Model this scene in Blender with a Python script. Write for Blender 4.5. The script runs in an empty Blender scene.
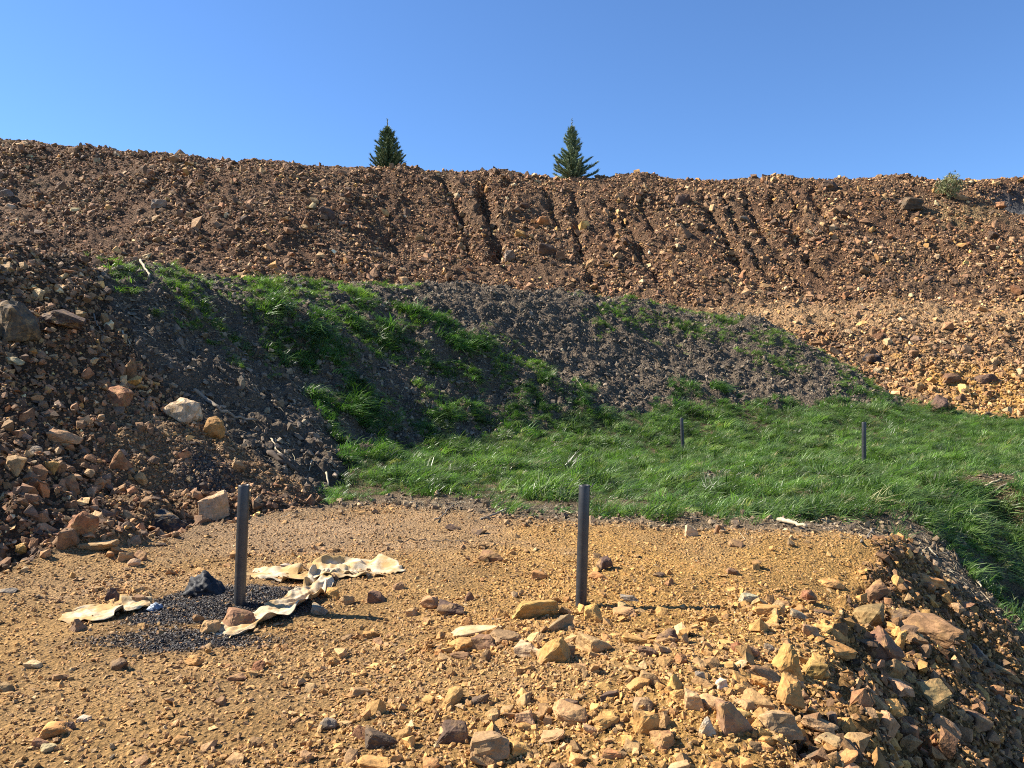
import bpy, bmesh, math, random
import numpy as np
from mathutils import Vector, Matrix, noise as mnoise
random.seed(11)
rng = np.random.default_rng(11)

# ------------------------------------------------------------------ camera, sky, sun, exposure
scene = bpy.context.scene
F = 769.0                                   # focal length in pixels of a 1024 wide picture
CAM_Z = 1.6
cam_data = bpy.data.cameras.new("camera")
cam_data.sensor_fit = 'HORIZONTAL'
cam_data.sensor_width = 36.0
cam_data.lens = 36.0 * F / 1024.0
cam_data.clip_start = 0.05
cam_data.clip_end = 2000.0
cam = bpy.data.objects.new("camera", cam_data)
scene.collection.objects.link(cam)
cam.location = (0, 0, CAM_Z)
cam.rotation_euler = (math.radians(90), 0, 0)
scene.camera = cam

SUN_ELEV = math.radians(41)
SUN_AZ = math.radians(281.5)                 # compass style, clockwise from +Y : from the left, a little behind
to_sun = Vector((math.sin(SUN_AZ) * math.cos(SUN_ELEV), math.cos(SUN_AZ) * math.cos(SUN_ELEV), math.sin(SUN_ELEV)))
world = bpy.data.worlds.new("World")
scene.world = world
world.use_nodes = True
wn = world.node_tree.nodes
wl = world.node_tree.links
bg = wn["Background"]
sky = wn.new("ShaderNodeTexSky")
sky.sky_type = 'NISHITA'
sky.sun_disc = False
sky.sun_elevation = SUN_ELEV
sky.sun_rotation = SUN_AZ
sky.altitude = 600.0
sky.air_density = 1.0
sky.dust_density = 0.0
sky.ozone_density = 10.0
wl.new(sky.outputs["Color"], bg.inputs["Color"])
bg.inputs["Strength"].default_value = 0.082

sun_data = bpy.data.lights.new("sun", 'SUN')
sun_data.energy = 5.0
sun_data.angle = math.radians(0.5)
sun_data.color = (1.0, 0.92, 0.80)
sun = bpy.data.objects.new("sun", sun_data)
scene.collection.objects.link(sun)
sun.rotation_euler = to_sun.to_track_quat('Z', 'Y').to_euler()
sun.location = (-20, 5, 30)

scene.view_settings.view_transform = 'Standard'
scene.view_settings.look = 'None'
scene.view_settings.gamma = 1.0
scene.view_settings.exposure = 1.35
scene.view_settings.use_curve_mapping = False
scene.render.engine = 'CYCLES'
scene.cycles.use_denoising = False
scene.cycles.filter_width = 1.05
scene.cycles.max_bounces = 5
scene.cycles.diffuse_bounces = 3

# ------------------------------------------------------------------ small helpers
COL = scene.collection

def tag(o, label=None, cat=None, group=None, kind=None):
    if label: o["label"] = label
    if cat: o["category"] = cat
    if group: o["group"] = group
    if kind: o["kind"] = kind
    return o

def link(name, mesh, mat=None, parent=None):
    o = bpy.data.objects.new(name, mesh)
    COL.objects.link(o)
    if mat is not None and mesh is not None:
        mesh.materials.append(mat)
    if parent is not None:
        o.parent = parent
    return o

def mesh_np(name, v, f, smooth=False):
    """v (n,3) array, f list of equally long index rows (m,k)"""
    me = bpy.data.meshes.new(name)
    v = np.asarray(v, np.float32)
    f = np.asarray(f, np.int32)
    me.vertices.add(len(v))
    me.vertices.foreach_set("co", v.ravel())
    k = f.shape[1]
    me.loops.add(f.size)
    me.loops.foreach_set("vertex_index", f.ravel())
    me.polygons.add(len(f))
    me.polygons.foreach_set("loop_start", np.arange(0, f.size, k, dtype=np.int32))
    me.polygons.foreach_set("use_smooth", np.full(len(f), smooth, bool))
    me.update(calc_edges=True)
    return me

# ---- gradient noise in numpy
_perm = rng.permutation(256)
_perm = np.concatenate([_perm, _perm, _perm])
_ga = rng.uniform(0, 2 * np.pi, 256)
_gx, _gy = np.cos(_ga), np.sin(_ga)

def noise(x, y):
    xi = np.floor(x).astype(np.int64); yi = np.floor(y).astype(np.int64)
    xf = x - xi; yf = y - yi
    xi &= 255; yi &= 255
    u = xf * xf * xf * (xf * (xf * 6 - 15) + 10)
    v = yf * yf * yf * (yf * (yf * 6 - 15) + 10)
    def g(ix, iy, dx, dy):
        h = _perm[_perm[ix] + iy] & 255
        return _gx[h] * dx + _gy[h] * dy
    n00 = g(xi, yi, xf, yf); n10 = g((xi + 1) & 255, yi, xf - 1, yf)
    n01 = g(xi, (yi + 1) & 255, xf, yf - 1); n11 = g((xi + 1) & 255, (yi + 1) & 255, xf - 1, yf - 1)
    a = n00 + u * (n10 - n00); b = n01 + u * (n11 - n01)
    return (a + v * (b - a)) * 1.5

def fbm(x, y, freq, octaves=4, gain=0.5):
    out = 0; amp = 1.0
    for i in range(octaves):
        out = out + amp * noise(x * freq + 17.3 * i, y * freq - 9.1 * i)
        freq *= 2.03; amp *= gain
    return out

def sstep(a, b, t):
    t = np.clip((t - a) / (b - a), 0, 1)
    return t * t * (3 - 2 * t)

def inside(px, py, poly):
    r = np.zeros(np.shape(px), bool)
    n = len(poly)
    for i in range(n):
        x1, y1 = poly[i]; x2, y2 = poly[(i + 1) % n]
        if y1 == y2: continue
        c = ((y1 > py) != (y2 > py)) & (px < (x2 - x1) * (py - y1) / (y2 - y1) + x1)
        r ^= c
    return r

def P(px, py, d):
    return ((px - 512) / F * d, d, CAM_Z - (py - 384) / F * d)

# ------------------------------------------------------------------ terrain: the lie of the land
EDGE = [(-0.6, -2.0), (0.2, 1.0), (1.20, 3.2), (2.12, 5.0), (3.62, 7.7), (5.3, 10.0), (8.2, 12.0), (13.0, 14.0), (22.0, 15.5)]   # brink of the bank
FOOT = [(-5.2, -2.0), (-5.0, 0.0), (-4.6, 4.0), (-4.3, 6.4), (-3.8, 7.6), (-3.3, 8.8), (-2.7, 10.2)]   # foot of the rubble heap
ctrl = []
for y in (-3, -1, 1, 3, 5, 7, 9):
    fx = np.interp(y, [p[1] for p in FOOT], [p[0] for p in FOOT]); ex = np.interp(y, [p[1] for p in EDGE], [p[0] for p in EDGE])
    for t in (0.08, 0.3, 0.55, 0.8):
        ctrl.append((fx + (ex - fx) * t, y, 0.0))
ctrl += [(x, y, 0.0) for x, y in FOOT]
ctrl += [(x, y, 0.03) for x, y in EDGE]
for (x, y) in EDGE[:6]:
    ctrl += [(x + 0.22, y - 0.11, -0.16), (x + 0.5, y - 0.25, -0.46), (x + 1.0, y - 0.5, -0.98), (x + 2.2, y - 1.1, -2.05), (x + 4.0, y - 2.0, -3.2), (x + 9, y - 3, -3.3)]
for (x, y) in EDGE[6:]:
    ctrl += [(x + 0.2, y - 0.45, -0.55), (x + 0.6, y - 1.2, -0.85), (x + 1.5, y - 3.0, -1.5), (x + 3, y - 6, -2.2)]
ctrl += [(-1.2, 10.6, 0), (0.5, 10.5, 0), (2.5, 10.5, 0), (4.2, 10.7, 0), (0, 12.5, .02), (3, 12.5, 0), (6, 12.6, 0), (-1.2, 12.2, .05),
         (1, 14.5, .05), (4, 15, 0), (7, 15, 0), (10.5, 15, 0), (3.4, 17.5, 0.02), (4.0, 18.1, 0), (7, 18, .02), (11, 18, .06), (15, 18, .1), (20, 18, .1),
         (6, 20.5, .3), (9, 21.5, .45), (12, 22.5, .45), (17, 22.5, .3), (24, 22, .3)]
# rubble heap on the left
ctrl += [P(0, 420, 9.0), P(0, 265, 11.6), P(80, 400, 10.1), P(80, 265, 13.2), P(160, 400, 11.4), P(160, 268, 15.3), P(235, 440, 11.2), P(235, 340, 14.8), P(235, 275, 18.2)]
ctrl += [(-7, 5, 1.7), (-6.5, 2, 1.0), (-10, 8, 3.3), (-9.6, 12.5, 3.7), (-12, 4, 3.4), (-16, 10, 4.0), (-10, 15.5, 3.9), (-16, 18, 4.2), (-12, -1, 2.5)]
# soil mound
ctrl += [P(330, 490, 11.6), P(310, 277, 20.8), P(400, 282, 23), P(450, 284, 24), P(500, 286, 25), P(565, 290, 26.5), P(640, 297, 28), P(760, 316, 29), P(850, 370, 27), P(905, 408, 25)]
ctrl += [P(400, 450, 15), P(470, 440, 17), P(560, 428, 19), P(690, 413, 22), P(800, 410, 23)]
ctrl += [P(330, 385, 16.2), P(430, 352, 19.4), P(540, 350, 22.2), P(680, 350, 25.3), P(800, 365, 26)]
ctrl += [(13.6, 27.5, 1.1), (12.5, 31, 2.7), (9.7, 32.6, 3.9), (4.7, 31.5, 4.3), (-.4, 28.8, 4.1), (-5.5, 24.5, 3.9), (-8, 19, 3.7), (-12, 23, 4.0)]
# spoil hill: lower bench on the right, long slope, crest, plateau
ctrl += [P(930, 415, 25.2), P(1024, 420, 25.5), P(1200, 425, 26), P(1024, 318, 33), P(900, 318, 33.6), P(800, 314, 34.5), P(1200, 318, 33), P(930, 370, 28.9), P(1024, 372, 28.9)]
ctrl += [P(1024, 305, 36.6), P(900, 304, 36.8), P(800, 303, 37), P(1250, 305, 37), (4.7, 36.5, 5.4), (-.4, 34, 5.0), (-6, 31, 4.6), (-13, 28, 4.6), (-22, 25, 4.6), (-35, 22, 5)]
crest = [(-500, 112, 40), (-200, 126, 42), (0, 138, 44), (90, 146, 45), (180, 155, 46), (290, 162, 47), (400, 166, 48), (500, 169, 49), (640, 173, 50), (780, 175, 50), (900, 175, 50), (1024, 177, 50), (1250, 176, 50), (1700, 172, 50)]
for c in crest:
    x, y, z = P(*c)
    ctrl += [(x, y, z), (x * 1.03, y + 2.5, z + 0.1), (x * 1.1, y + 9, z + .2), (x * 1.6, y + 60, z + .5), (x * 2.4, y + 160, z + .5)]
    b = P(c[0], 262 if c[0] < 300 else 300, 31.5 if c[0] < 300 else 37)
    for t in (0.33, 0.66):
        ctrl.append((b[0] + (x - b[0]) * t, b[1] + (y - b[1]) * t, b[2] + (z - b[2]) * t - 0.25))
ctrl = np.array(ctrl, float)
keep = []
for i in range(len(ctrl)):
    if all(np.hypot(*(ctrl[i, :2] - ctrl[j, :2])) > 0.22 for j in keep): keep.append(i)
ctrl = ctrl[keep]

def fit_rbf(c):
    d = np.hypot(c[:, None, 0] - c[None, :, 0], c[:, None, 1] - c[None, :, 1])
    n = len(c)
    A = np.zeros((n + 3, n + 3)); A[:n, :n] = d + np.eye(n) * -0.02
    A[:n, n:] = np.c_[np.ones(n), c[:, :2]]; A[n:, :n] = A[:n, n:].T
    return np.linalg.solve(A, np.r_[c[:, 2], 0, 0, 0])
RBF = fit_rbf(ctrl)
def base_height(x, y):
    sh = x.shape; x = x.ravel(); y = y.ravel(); out = np.empty(len(x))
    n = len(ctrl)
    for s in range(0, len(x), 40000):
        xx = x[s:s + 40000]; yy = y[s:s + 40000]
        d = np.hypot(xx[:, None] - ctrl[None, :, 0], yy[:, None] - ctrl[None, :, 1])
        out[s:s + 40000] = d @ RBF[:n] + RBF[n] + RBF[n + 1] * xx + RBF[n + 2] * yy
    return out.reshape(sh)

# grid: columns fan out, rows get wider with distance
OFF = 3.0
ucol = np.concatenate([np.linspace(-1.7, -0.76, 50, endpoint=False), np.linspace(-0.76, 0.76, 660, endpoint=False), np.linspace(0.76, 1.7, 51)])
vrow = np.concatenate([np.linspace(math.log(0.6), math.log(5.5), 40, endpoint=False), np.linspace(math.log(5.5), math.log(58), 560, endpoint=False), np.linspace(math.log(58), math.log(400), 30)])
NU, NV = len(ucol), len(vrow)
GY = (np.exp(vrow) - OFF)[:, None] * np.ones(NU)[None, :]
GX = ucol[None, :] * (GY + OFF)
def interp_coarse():
    # the smooth base is evaluated on every 3rd row and column and interpolated
    ri = np.unique(np.r_[np.arange(0, NV, 3), NV - 1]); ci = np.unique(np.r_[np.arange(0, NU, 3), NU - 1])
    c = base_height(GX[np.ix_(ri, ci)], GY[np.ix_(ri, ci)])
    t = np.array([np.interp(np.arange(NU), ci, row) for row in c])
    return np.array([np.interp(np.arange(NV), ri, col) for col in t.T]).T
GZ = interp_coarse()

def grid_index(x, y):
    fu = np.interp(x / (y + OFF), ucol, np.arange(NU)); fv = np.interp(np.log(np.maximum(y + OFF, 1e-3)), vrow, np.arange(NV))
    return fu, fv
def sample(field, x, y):
    fu, fv = grid_index(np.asarray(x, float), np.asarray(y, float))
    i = np.clip(fv.astype(int), 0, NV - 2); j = np.clip(fu.astype(int), 0, NU - 2)
    a = fv - i; b = fu - j
    if field.ndim == 3: a = a[..., None]; b = b[..., None]
    return field[i, j] * (1 - a) * (1 - b) + field[i + 1, j] * a * (1 - b) + field[i, j + 1] * (1 - a) * b + field[i + 1, j + 1] * a * b
_T = np.exp(np.linspace(math.log(1.5), math.log(70), 2400))
def hit(px, py):
    """where the line of sight through a spot of the photograph meets the ground"""
    dx = (px - 512) / F; dz = -(py - 384) / F
    z = CAM_Z + dz * _T
    below = z < sample(GZ, dx * _T, _T)
    k = int(np.argmax(below)) if below.any() else len(_T) - 1
    t0 = _T[max(k - 1, 0)]; t1 = _T[k]
    for _ in range(12):
        m = 0.5 * (t0 + t1)
        if CAM_Z + dz * m < float(sample(GZ, dx * m, m)): t1 = m
        else: t0 = m
    return (dx * t1, t1, float(sample(GZ, dx * t1, t1)))
def hitxy(pts): return [hit(*p)[:2] for p in pts]

# ---- areas in plan, with ragged borders
JX = GX + 0.22 * fbm(GX, GY, 0.9, 4); JY = GY + 0.28 * fbm(GX + 40, GY + 13, 0.9, 4)
mound_front = hitxy([(92, 270), (130, 345), (185, 405), (240, 445), (318, 500)]) + hitxy([(345, 478), (400, 448), (480, 436), (560, 428), (690, 413), (800, 410), (905, 409)])
mound_back = [(13.6, 26.8), (12.4, 30.2), (9.7, 32.0), (4.7, 31.0), (-.4, 28.3), (-5.5, 24.0), (-8, 18.5)]
A_mound = inside(JX, JY, mound_front + mound_back)
dump_line = [(-80, 24), (-12, 20), (-8, 18.5), (-5.5, 24.0), (-.4, 28.3), (4.7, 31.0), (9.7, 32.0), (12.4, 30.2), (13.2, 26.0), (14.0, 25.2), (17, 25.2), (40, 25), (90, 22)]
A_dump = (JY > np.interp(JX, [p[0] for p in dump_line], [p[1] for p in dump_line])) & ~A_mound
A_heap = inside(JX, JY, FOOT + hitxy([(318, 500), (240, 445), (185, 405), (130, 345), (92, 270)]) + [(-8, 18.5), (-12, 20), (-80, 24), (-80, -3)]) & ~A_mound & ~A_dump
ex = np.interp(JY, [p[1] for p in EDGE], [p[0] for p in EDGE])
EDIST = (JX - ex) * 0.87
A_bank = (EDIST > 0) & ~A_dump & ~A_mound
grass_line = [(-20, 11)] + hitxy([(300, 508), (340, 507), (390, 503), (440, 508), (520, 519), (620, 523), (700, 525), (800, 531), (850, 533), (905, 548), (940, 575), (985, 608), (1024, 642)]) + [(9, 5.5), (30, 3)]
gl = np.interp(JX, [p[0] for p in grass_line], [p[1] for p in grass_line])
A_grass = (JY > gl) & ~A_dump & ~A_mound & ~A_heap
A_bank &= ~A_grass
A_plat = ~(A_mound | A_dump | A_heap | A_bank | A_grass)
def soft(a, n):
    a = a.astype(float)
    for _ in range(n):
        p = np.pad(a, 1, mode='edge')
        a = (p[1:-1, 1:-1] * 4 + p[:-2, 1:-1] + p[2:, 1:-1] + p[1:-1, :-2] + p[1:-1, 2:]) / 8
    return a
W = {k: soft(a, 5) for k, a in dict(mound=A_mound, dump=A_dump, heap=A_heap, bank=A_bank, grass=A_grass, plat=A_plat).items()}

# ---- furrows that rain cut into the spoil hill
furrow = np.zeros_like(GX)
def cut(points, width, depth):
    global furrow
    pts = hitxy(points)
    for (x1, y1), (x2, y2) in zip(pts, pts[1:]):
        dx, dy = x2 - x1, y2 - y1; L2 = dx * dx + dy * dy
        t = np.clip(((GX - x1) * dx + (GY - y1) * dy) / L2, 0, 1)
        d = np.hypot(GX + 0.32 * WOB - x1 - t * dx, GY - y1 - t * dy)
        furrow = np.minimum(furrow, -depth * np.clip(1 - d / width, 0, 1) ** .8)
WOB = fbm(GX, GY, 0.7, 3)
for pts, w_, dp in (([(480, 178), (485, 195), (489, 215), (494, 235), (498, 262)], .6, .9), ([(444, 180), (455, 205), (468, 240), (472, 258)], .5, .7), ([(505, 182), (512, 200)], .4, .35),
                    ([(540, 182), (552, 205), (560, 225)], .45, .5), ([(571, 190), (578, 230), (590, 285)], .4, .45), ([(622, 220), (640, 245), (655, 272), (668, 290)], .42, .55), ([(606, 205), (618, 240)], .35, .35),
                    ([(640, 200), (655, 235)], .35, .35), ([(694, 182), (703, 200), (712, 215), (735, 255), (760, 290)], .42, .6), ([(738, 178), (745, 198), (752, 212), (775, 250), (800, 285)], .42, .65),
                    ([(720, 195), (740, 232), (770, 280)], .32, .4), ([(770, 195), (800, 245), (822, 280)], .36, .5), ([(806, 180), (814, 200), (822, 215), (842, 245)], .42, .6), ([(785, 185), (800, 215)], .3, .35),
                    ([(380, 190), (392, 230), (400, 260)], .4, .3), ([(180, 165), (195, 205), (205, 235)], .6, .3), ([(905, 215), (950, 262), (985, 290)], .45, .35), ([(940, 250), (975, 268), (1010, 275)], .35, .3)):
    cut(pts, w_ * .82, dp * 1.05)
# grey scoop near the top right
sx, sy, _ = hit(1004, 198)
scoop = np.exp(-((np.maximum(np.abs(GX - sx - 0.9) - 1.5, 0)) / 0.35) ** 2 - (np.maximum(np.abs(GY - sy) - 1.0, 0) / 0.5) ** 2)

crestfade = sstep(50.5, 45.5, GY)
rough = (W['dump'] * (0.30 * crestfade * fbm(GX, GY, 0.25, 3) + 0.22 * np.abs(fbm(GX + 9, GY, 0.9, 4)) + 0.10 * fbm(GX, GY, 3.2, 3))
         + W['heap'] * (0.24 * fbm(GX + 3, GY, 0.6, 3) + 0.12 * fbm(GX, GY, 2.3, 4))
         + W['mound'] * (0.11 * fbm(GX, GY + 5, 0.55, 3) + 0.11 * fbm(GX, GY, 1.5, 3) + 0.10 * fbm(GX, GY, 4.0, 3))
         + W['grass'] * (0.055 * fbm(GX, GY, 0.8, 3) + 0.02 * fbm(GX, GY, 3, 3))
         + W['bank'] * (0.19 * fbm(GX, GY, 1.1, 3) + 0.085 * fbm(GX, GY, 3.6, 3))
         + W['plat'] * (0.020 * fbm(GX, GY, 0.7, 3) + 0.012 * fbm(GX, GY, 3.0, 3) + 0.006 * fbm(GX, GY, 12.0, 3)))
GZ = GZ + rough + W['dump'] * furrow * np.clip(.95 + 1.0 * fbm(GX + 21, GY, .5, 3), .15, 1.3) * sstep(49.6, 47.0, GY - 0.0 * GX) - W['dump'] * scoop * 1.5
# stony swell in the middle and right of the yard, low heap of grit
for (px, py, r, h) in ((545, 640, 0.55, 0.06), (640, 700, 0.8, 0.07), (760, 690, 0.6, 0.10), (800, 640, 0.5, 0.06), (240, 598, 0.5, 0.05), (100, 556, 0.5, 0.07)):
    cx, cy, _ = hit(px, py)
    GZ += h * np.exp(-(((GX - cx) / r) ** 2 + ((GY - cy) / r) ** 2))
# tussocks where the long grass grows on the mound
tuss = np.zeros_like(GX)
for (px, py, r, h) in ((265, 318, 0.9, .28), (300, 330, .8, .28), (335, 360, .8, .3), (350, 400, .9, .32), (375, 320, .9, .2), (430, 335, 1.0, .25), (485, 355, .9, .28), (545, 400, 1.0, .32), (575, 405, .7, .25), (440, 420, .8, .22), (700, 400, 1.0, .28), (390, 480, .6, .12), (520, 460, .8, .12), (900, 500, .5, .1), (960, 520, .45, .18), (975, 465, .6, .1)):
    cx, cy, _ = hit(px, py)
    tuss += h * np.exp(-(((GX - cx) / r) ** 2 + ((GY - cy) / r) ** 2))
GZ += tuss
for (px, py, r, h) in ((1010, 506, .42, -.55), (985, 500, .3, -.25), (1000, 585, .35, -.3)):
    cx, cy, _ = hit(px, py)
    GZ += h * np.exp(-(((GX - cx) / r) ** 2 + ((GY - cy) / r) ** 2) ** 1.5)
SX = (np.roll(GX, -1, 1) - np.roll(GX, 1, 1)); SZX = (np.roll(GZ, -1, 1) - np.roll(GZ, 1, 1))
a = np.stack([np.roll(GX, -1, 1) - np.roll(GX, 1, 1), np.roll(GY, -1, 1) - np.roll(GY, 1, 1), SZX], -1)
b = np.stack([np.roll(GX, -1, 0) - np.roll(GX, 1, 0), np.roll(GY, -1, 0) - np.roll(GY, 1, 0), np.roll(GZ, -1, 0) - np.roll(GZ, 1, 0)], -1)
GN = np.cross(a, b); GN[0] = GN[-1] = (0, 0, 1); GN[:, 0] = GN[:, -1] = (0, 0, 1)
GN /= np.linalg.norm(GN, axis=-1, keepdims=True)
_z = CAM_Z - GZ
PXI = 512 + F * GX / np.maximum(GY, 0.3)      # where each spot of ground shows in the photograph
PYI = 384 + F * _z / np.maximum(GY, 0.3)
PXI = np.where(GY > 0.5, PXI, 512 + 1e4 * np.sign(GX)); PYI = np.where(GY > 0.5, PYI, 5000)

# ------------------------------------------------------------------ materials
def nodes_of(name):
    m = bpy.data.materials.new(name); m.use_nodes = True
    nt = m.node_tree
    return m, nt, nt.nodes, nt.links, nt.nodes["Principled BSDF"]

def nz(nt, vec, scale, detail=4, rough=0.6):
    n = nt.nodes.new("ShaderNodeTexNoise"); n.inputs["Scale"].default_value = scale
    n.inputs["Detail"].default_value = detail; n.inputs["Roughness"].default_value = rough
    if vec is not None: nt.links.new(vec, n.inputs["Vector"])
    return n.outputs["Fac"]

def remap(nt, fac, a, b, lo, hi):
    n = nt.nodes.new("ShaderNodeMapRange"); nt.links.new(fac, n.inputs[0])
    for k, v in zip((1, 2, 3, 4), (a, b, lo, hi)): n.inputs[k].default_value = v
    return n.outputs[0]

def mixc(nt, fac, a, b, mode='MIX'):
    n = nt.nodes.new("ShaderNodeMix"); n.data_type = 'RGBA'; n.blend_type = mode
    for s, v in ((0, fac), (6, a), (7, b)):
        if isinstance(v, (int, float)): n.inputs[s].default_value = v
        elif isinstance(v, tuple): n.inputs[s].default_value = (*v, 1)
        else: nt.links.new(v, n.inputs[s])
    return n.outputs[2]

def bump(nt, bsdf, height, strength, dist):
    n = nt.nodes.new("ShaderNodeBump"); n.inputs["Strength"].default_value = strength; n.inputs["Distance"].default_value = dist
    nt.links.new(height, n.inputs["Height"]); nt.links.new(n.outputs[0], bsdf.inputs["Normal"])

def earth_material(name="earth", f=1.0):
    m, nt, N, L, B = nodes_of(name)
    at = N.new("ShaderNodeAttribute"); at.attribute_name = "soil"
    geo = N.new("ShaderNodeNewGeometry"); p = geo.outputs["Position"]
    n1 = remap(nt, nz(nt, p, 1.3, 5), 0.3, 0.7, 0.72, 1.25)
    n2 = remap(nt, nz(nt, p, 28 * f, 6, 0.7), 0.25, 0.75, 0.5, 1.5)
    n3 = nz(nt, p, 90 * f, 3, 0.7)
    c = mixc(nt, 1.0, at.outputs["Color"], n1, 'MULTIPLY')
    c = mixc(nt, 1.0, c, n2, 'MULTIPLY')
    c = mixc(nt, 1.0, c, remap(nt, n3, 0.3, 0.7, 0.75, 1.25), 'MULTIPLY')
    L.new(c, B.inputs["Base Color"]); B.inputs["Roughness"].default_value = 0.95
    B.inputs["Specular IOR Level"].default_value = 0.15
    v = N.new("ShaderNodeTexVoronoi"); v.inputs["Scale"].default_value = 38 * f; L.new(p, v.inputs["Vector"])
    ad = N.new("ShaderNodeMath"); ad.operation = 'ADD'
    L.new(nz(nt, p, 60 * f, 6, 0.75), ad.inputs[0]); L.new(v.outputs["Distance"], ad.inputs[1])
    bump(nt, B, ad.outputs[0], 1.0, 0.045 / f)
    return m

def stone_material(name, source, rough=0.85, var=0.45, stain=(0.30, 0.15, 0.05), stain_amt=0.5, bscale=1.0, speck=0.28, bst=0.7):
    """source: 'inst' reads the colour of each scattered copy, 'obj' the object's own colour"""
    m, nt, N, L, B = nodes_of(name)
    if source == 'inst':
        at = N.new("ShaderNodeAttribute"); at.attribute_type = 'INSTANCER'; at.attribute_name = "col"; col = at.outputs["Color"]
        tc = N.new("ShaderNodeNewGeometry"); p = tc.outputs["Position"]
    else:
        oi = N.new("ShaderNodeObjectInfo"); col = oi.outputs["Color"]
        tc = N.new("ShaderNodeNewGeometry"); p = tc.outputs["Position"]
    a_ = remap(nt, nz(nt, p, 9 * bscale, 5, 0.65), 0.3, 0.7, 1 - var, 1 + var)
    c = mixc(nt, 1.0, col, a_, 'MULTIPLY')
    c = mixc(nt, remap(nt, nz(nt, p, 5.5 * bscale, 4, 0.7), 0.5, 0.68, 0.0, stain_amt), c, stain)
    c = mixc(nt, 1.0, c, remap(nt, nz(nt, p, 60 * bscale, 4, 0.7), 0.3, 0.7, 1 - speck, 1 + speck), 'MULTIPLY')
    L.new(c, B.inputs["Base Color"]); B.inputs["Roughness"].default_value = rough
    B.inputs["Specular IOR Level"].default_value = 0.3
    mus = N.new("ShaderNodeMath"); mus.operation = 'ADD'
    L.new(nz(nt, p, 22 * bscale, 4, 0.6), mus.inputs[0])
    L.new(nz(nt, p, 9 * bscale, 3, 0.6), mus.inputs[1])
    bump(nt, B, mus.outputs[0], bst, 0.02 / bscale)
    return m

def grass_material(name="grass_blade"):
    m, nt, N, L, B = nodes_of(name)
    at = N.new("ShaderNodeAttribute"); at.attribute_type = 'INSTANCER'; at.attribute_name = "col"
    geo = N.new("ShaderNodeNewGeometry")
    c = mixc(nt, 1.0, at.outputs["Color"], remap(nt, nz(nt, geo.outputs["Position"], 0.9, 3), 0.3, 0.7, 0.8, 1.25), 'MULTIPLY')
    L.new(c, B.inputs["Base Color"]); B.inputs["Roughness"].default_value = 0.42
    B.inputs["Specular IOR Level"].default_value = 0.45
    tr = N.new("ShaderNodeBsdfTranslucent"); L.new(mixc(nt, 1.0, c, (1.2, 1.5, 0.6), 'MULTIPLY'), tr.inputs["Color"])
    mx = N.new("ShaderNodeMixShader"); mx.inputs[0].default_value = 0.38
    L.new(B.outputs[0], mx.inputs[1]); L.new(tr.outputs[0], mx.inputs[2])
    L.new(mx.outputs[0], N["Material Output"].inputs["Surface"])
    return m

def plain_material(name, col, rough=0.6, var=0.25, scale=20, spec=0.3, metal=0.0, bstr=0.3, bdist=0.005, col2=None, c2scale=4.0, c2lo=0.5, c2hi=0.65):
    m, nt, N, L, B = nodes_of(name)
    geo = N.new("ShaderNodeNewGeometry"); p = geo.outputs["Position"]
    c = mixc(nt, 1.0, col, remap(nt, nz(nt, p, scale, 5, 0.65), 0.3, 0.7, 1 - var, 1 + var), 'MULTIPLY')
    if col2:
        c = mixc(nt, remap(nt, nz(nt, p, c2scale, 4, 0.6), c2lo, c2hi, 0, 1), c, col2)
    L.new(c, B.inputs["Base Color"]); B.inputs["Roughness"].default_value = rough
    B.inputs["Specular IOR Level"].default_value = spec; B.inputs["Metallic"].default_value = metal
    bump(nt, B, nz(nt, p, scale * 2, 4), bstr, bdist)
    return m

M_EARTH = earth_material()
M_EARTHFAR = earth_material("far_earth", 0.28)
M_EARTHMID = earth_material("mound_earth", 0.5)
M_SCREE = stone_material("scree_stone", 'inst', bscale=0.35)
M_STONE = stone_material("yard_stone", 'inst', bscale=1.6)
M_ROCK = stone_material("rock", 'obj', bscale=1.6, stain=(.38, .225, .085), stain_amt=.8, speck=.14, bst=.4)
M_ROCKFAR = stone_material("far_rock", 'obj', bscale=0.35)
M_CLOD = stone_material("soil_clod", 'inst', rough=0.95, stain=(0.10, 0.085, 0.06), bscale=1.0)
M_GRIT = stone_material("grit_grain", 'inst', rough=0.55, stain=(0.02, 0.02, 0.022), bscale=2.0)
M_GRASS = grass_material()

# ------------------------------------------------------------------ ground sheets
C = lambda *v: np.array(v, float)
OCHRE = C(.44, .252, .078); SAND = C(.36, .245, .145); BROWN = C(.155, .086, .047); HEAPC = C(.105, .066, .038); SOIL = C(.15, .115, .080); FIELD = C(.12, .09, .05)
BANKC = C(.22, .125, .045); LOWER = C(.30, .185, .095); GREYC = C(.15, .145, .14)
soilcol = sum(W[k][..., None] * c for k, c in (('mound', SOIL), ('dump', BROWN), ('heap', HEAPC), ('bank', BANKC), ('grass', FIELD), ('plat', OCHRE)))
def blend(mask, c):
    global soilcol
    soilcol = soilcol * (1 - mask[..., None]) + c * mask[..., None]
nb = fbm(GX, GY, 1.1, 4)
def blob(px, py, rx, ry, power=1.0):
    cx, cy, _ = hit(px, py)
    return np.exp(-((((GX - cx) / rx) ** 2 + ((GY - cy) / ry) ** 2) * np.maximum(1 + 0.8 * nb, .25)) ** power)
blend(W['plat'] * np.clip(blob(290, 530, 2.4, 1.5, 2) + 0.5 * blob(100, 585, 1.5, .5), 0, 1), SAND)
blend(W['plat'] * sstep(0.1, 0.6, fbm(GX + 50, GY, 0.6, 4)) * 0.45, C(.37, .235, .105))
blend(W['plat'] * sstep(-1.2, 1.0, -GX - 0.2) * 0.45, C(.34, .215, .105))
GRITM = np.clip(1.5 * blob(238, 598, .62, .42, 2) + 1.2 * blob(195, 606, .42, .30, 2) + 0.65 * blob(160, 640, .55, .22, 2) + 0.5 * blob(235, 642, .5, .18, 2), 0, 1)
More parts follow.
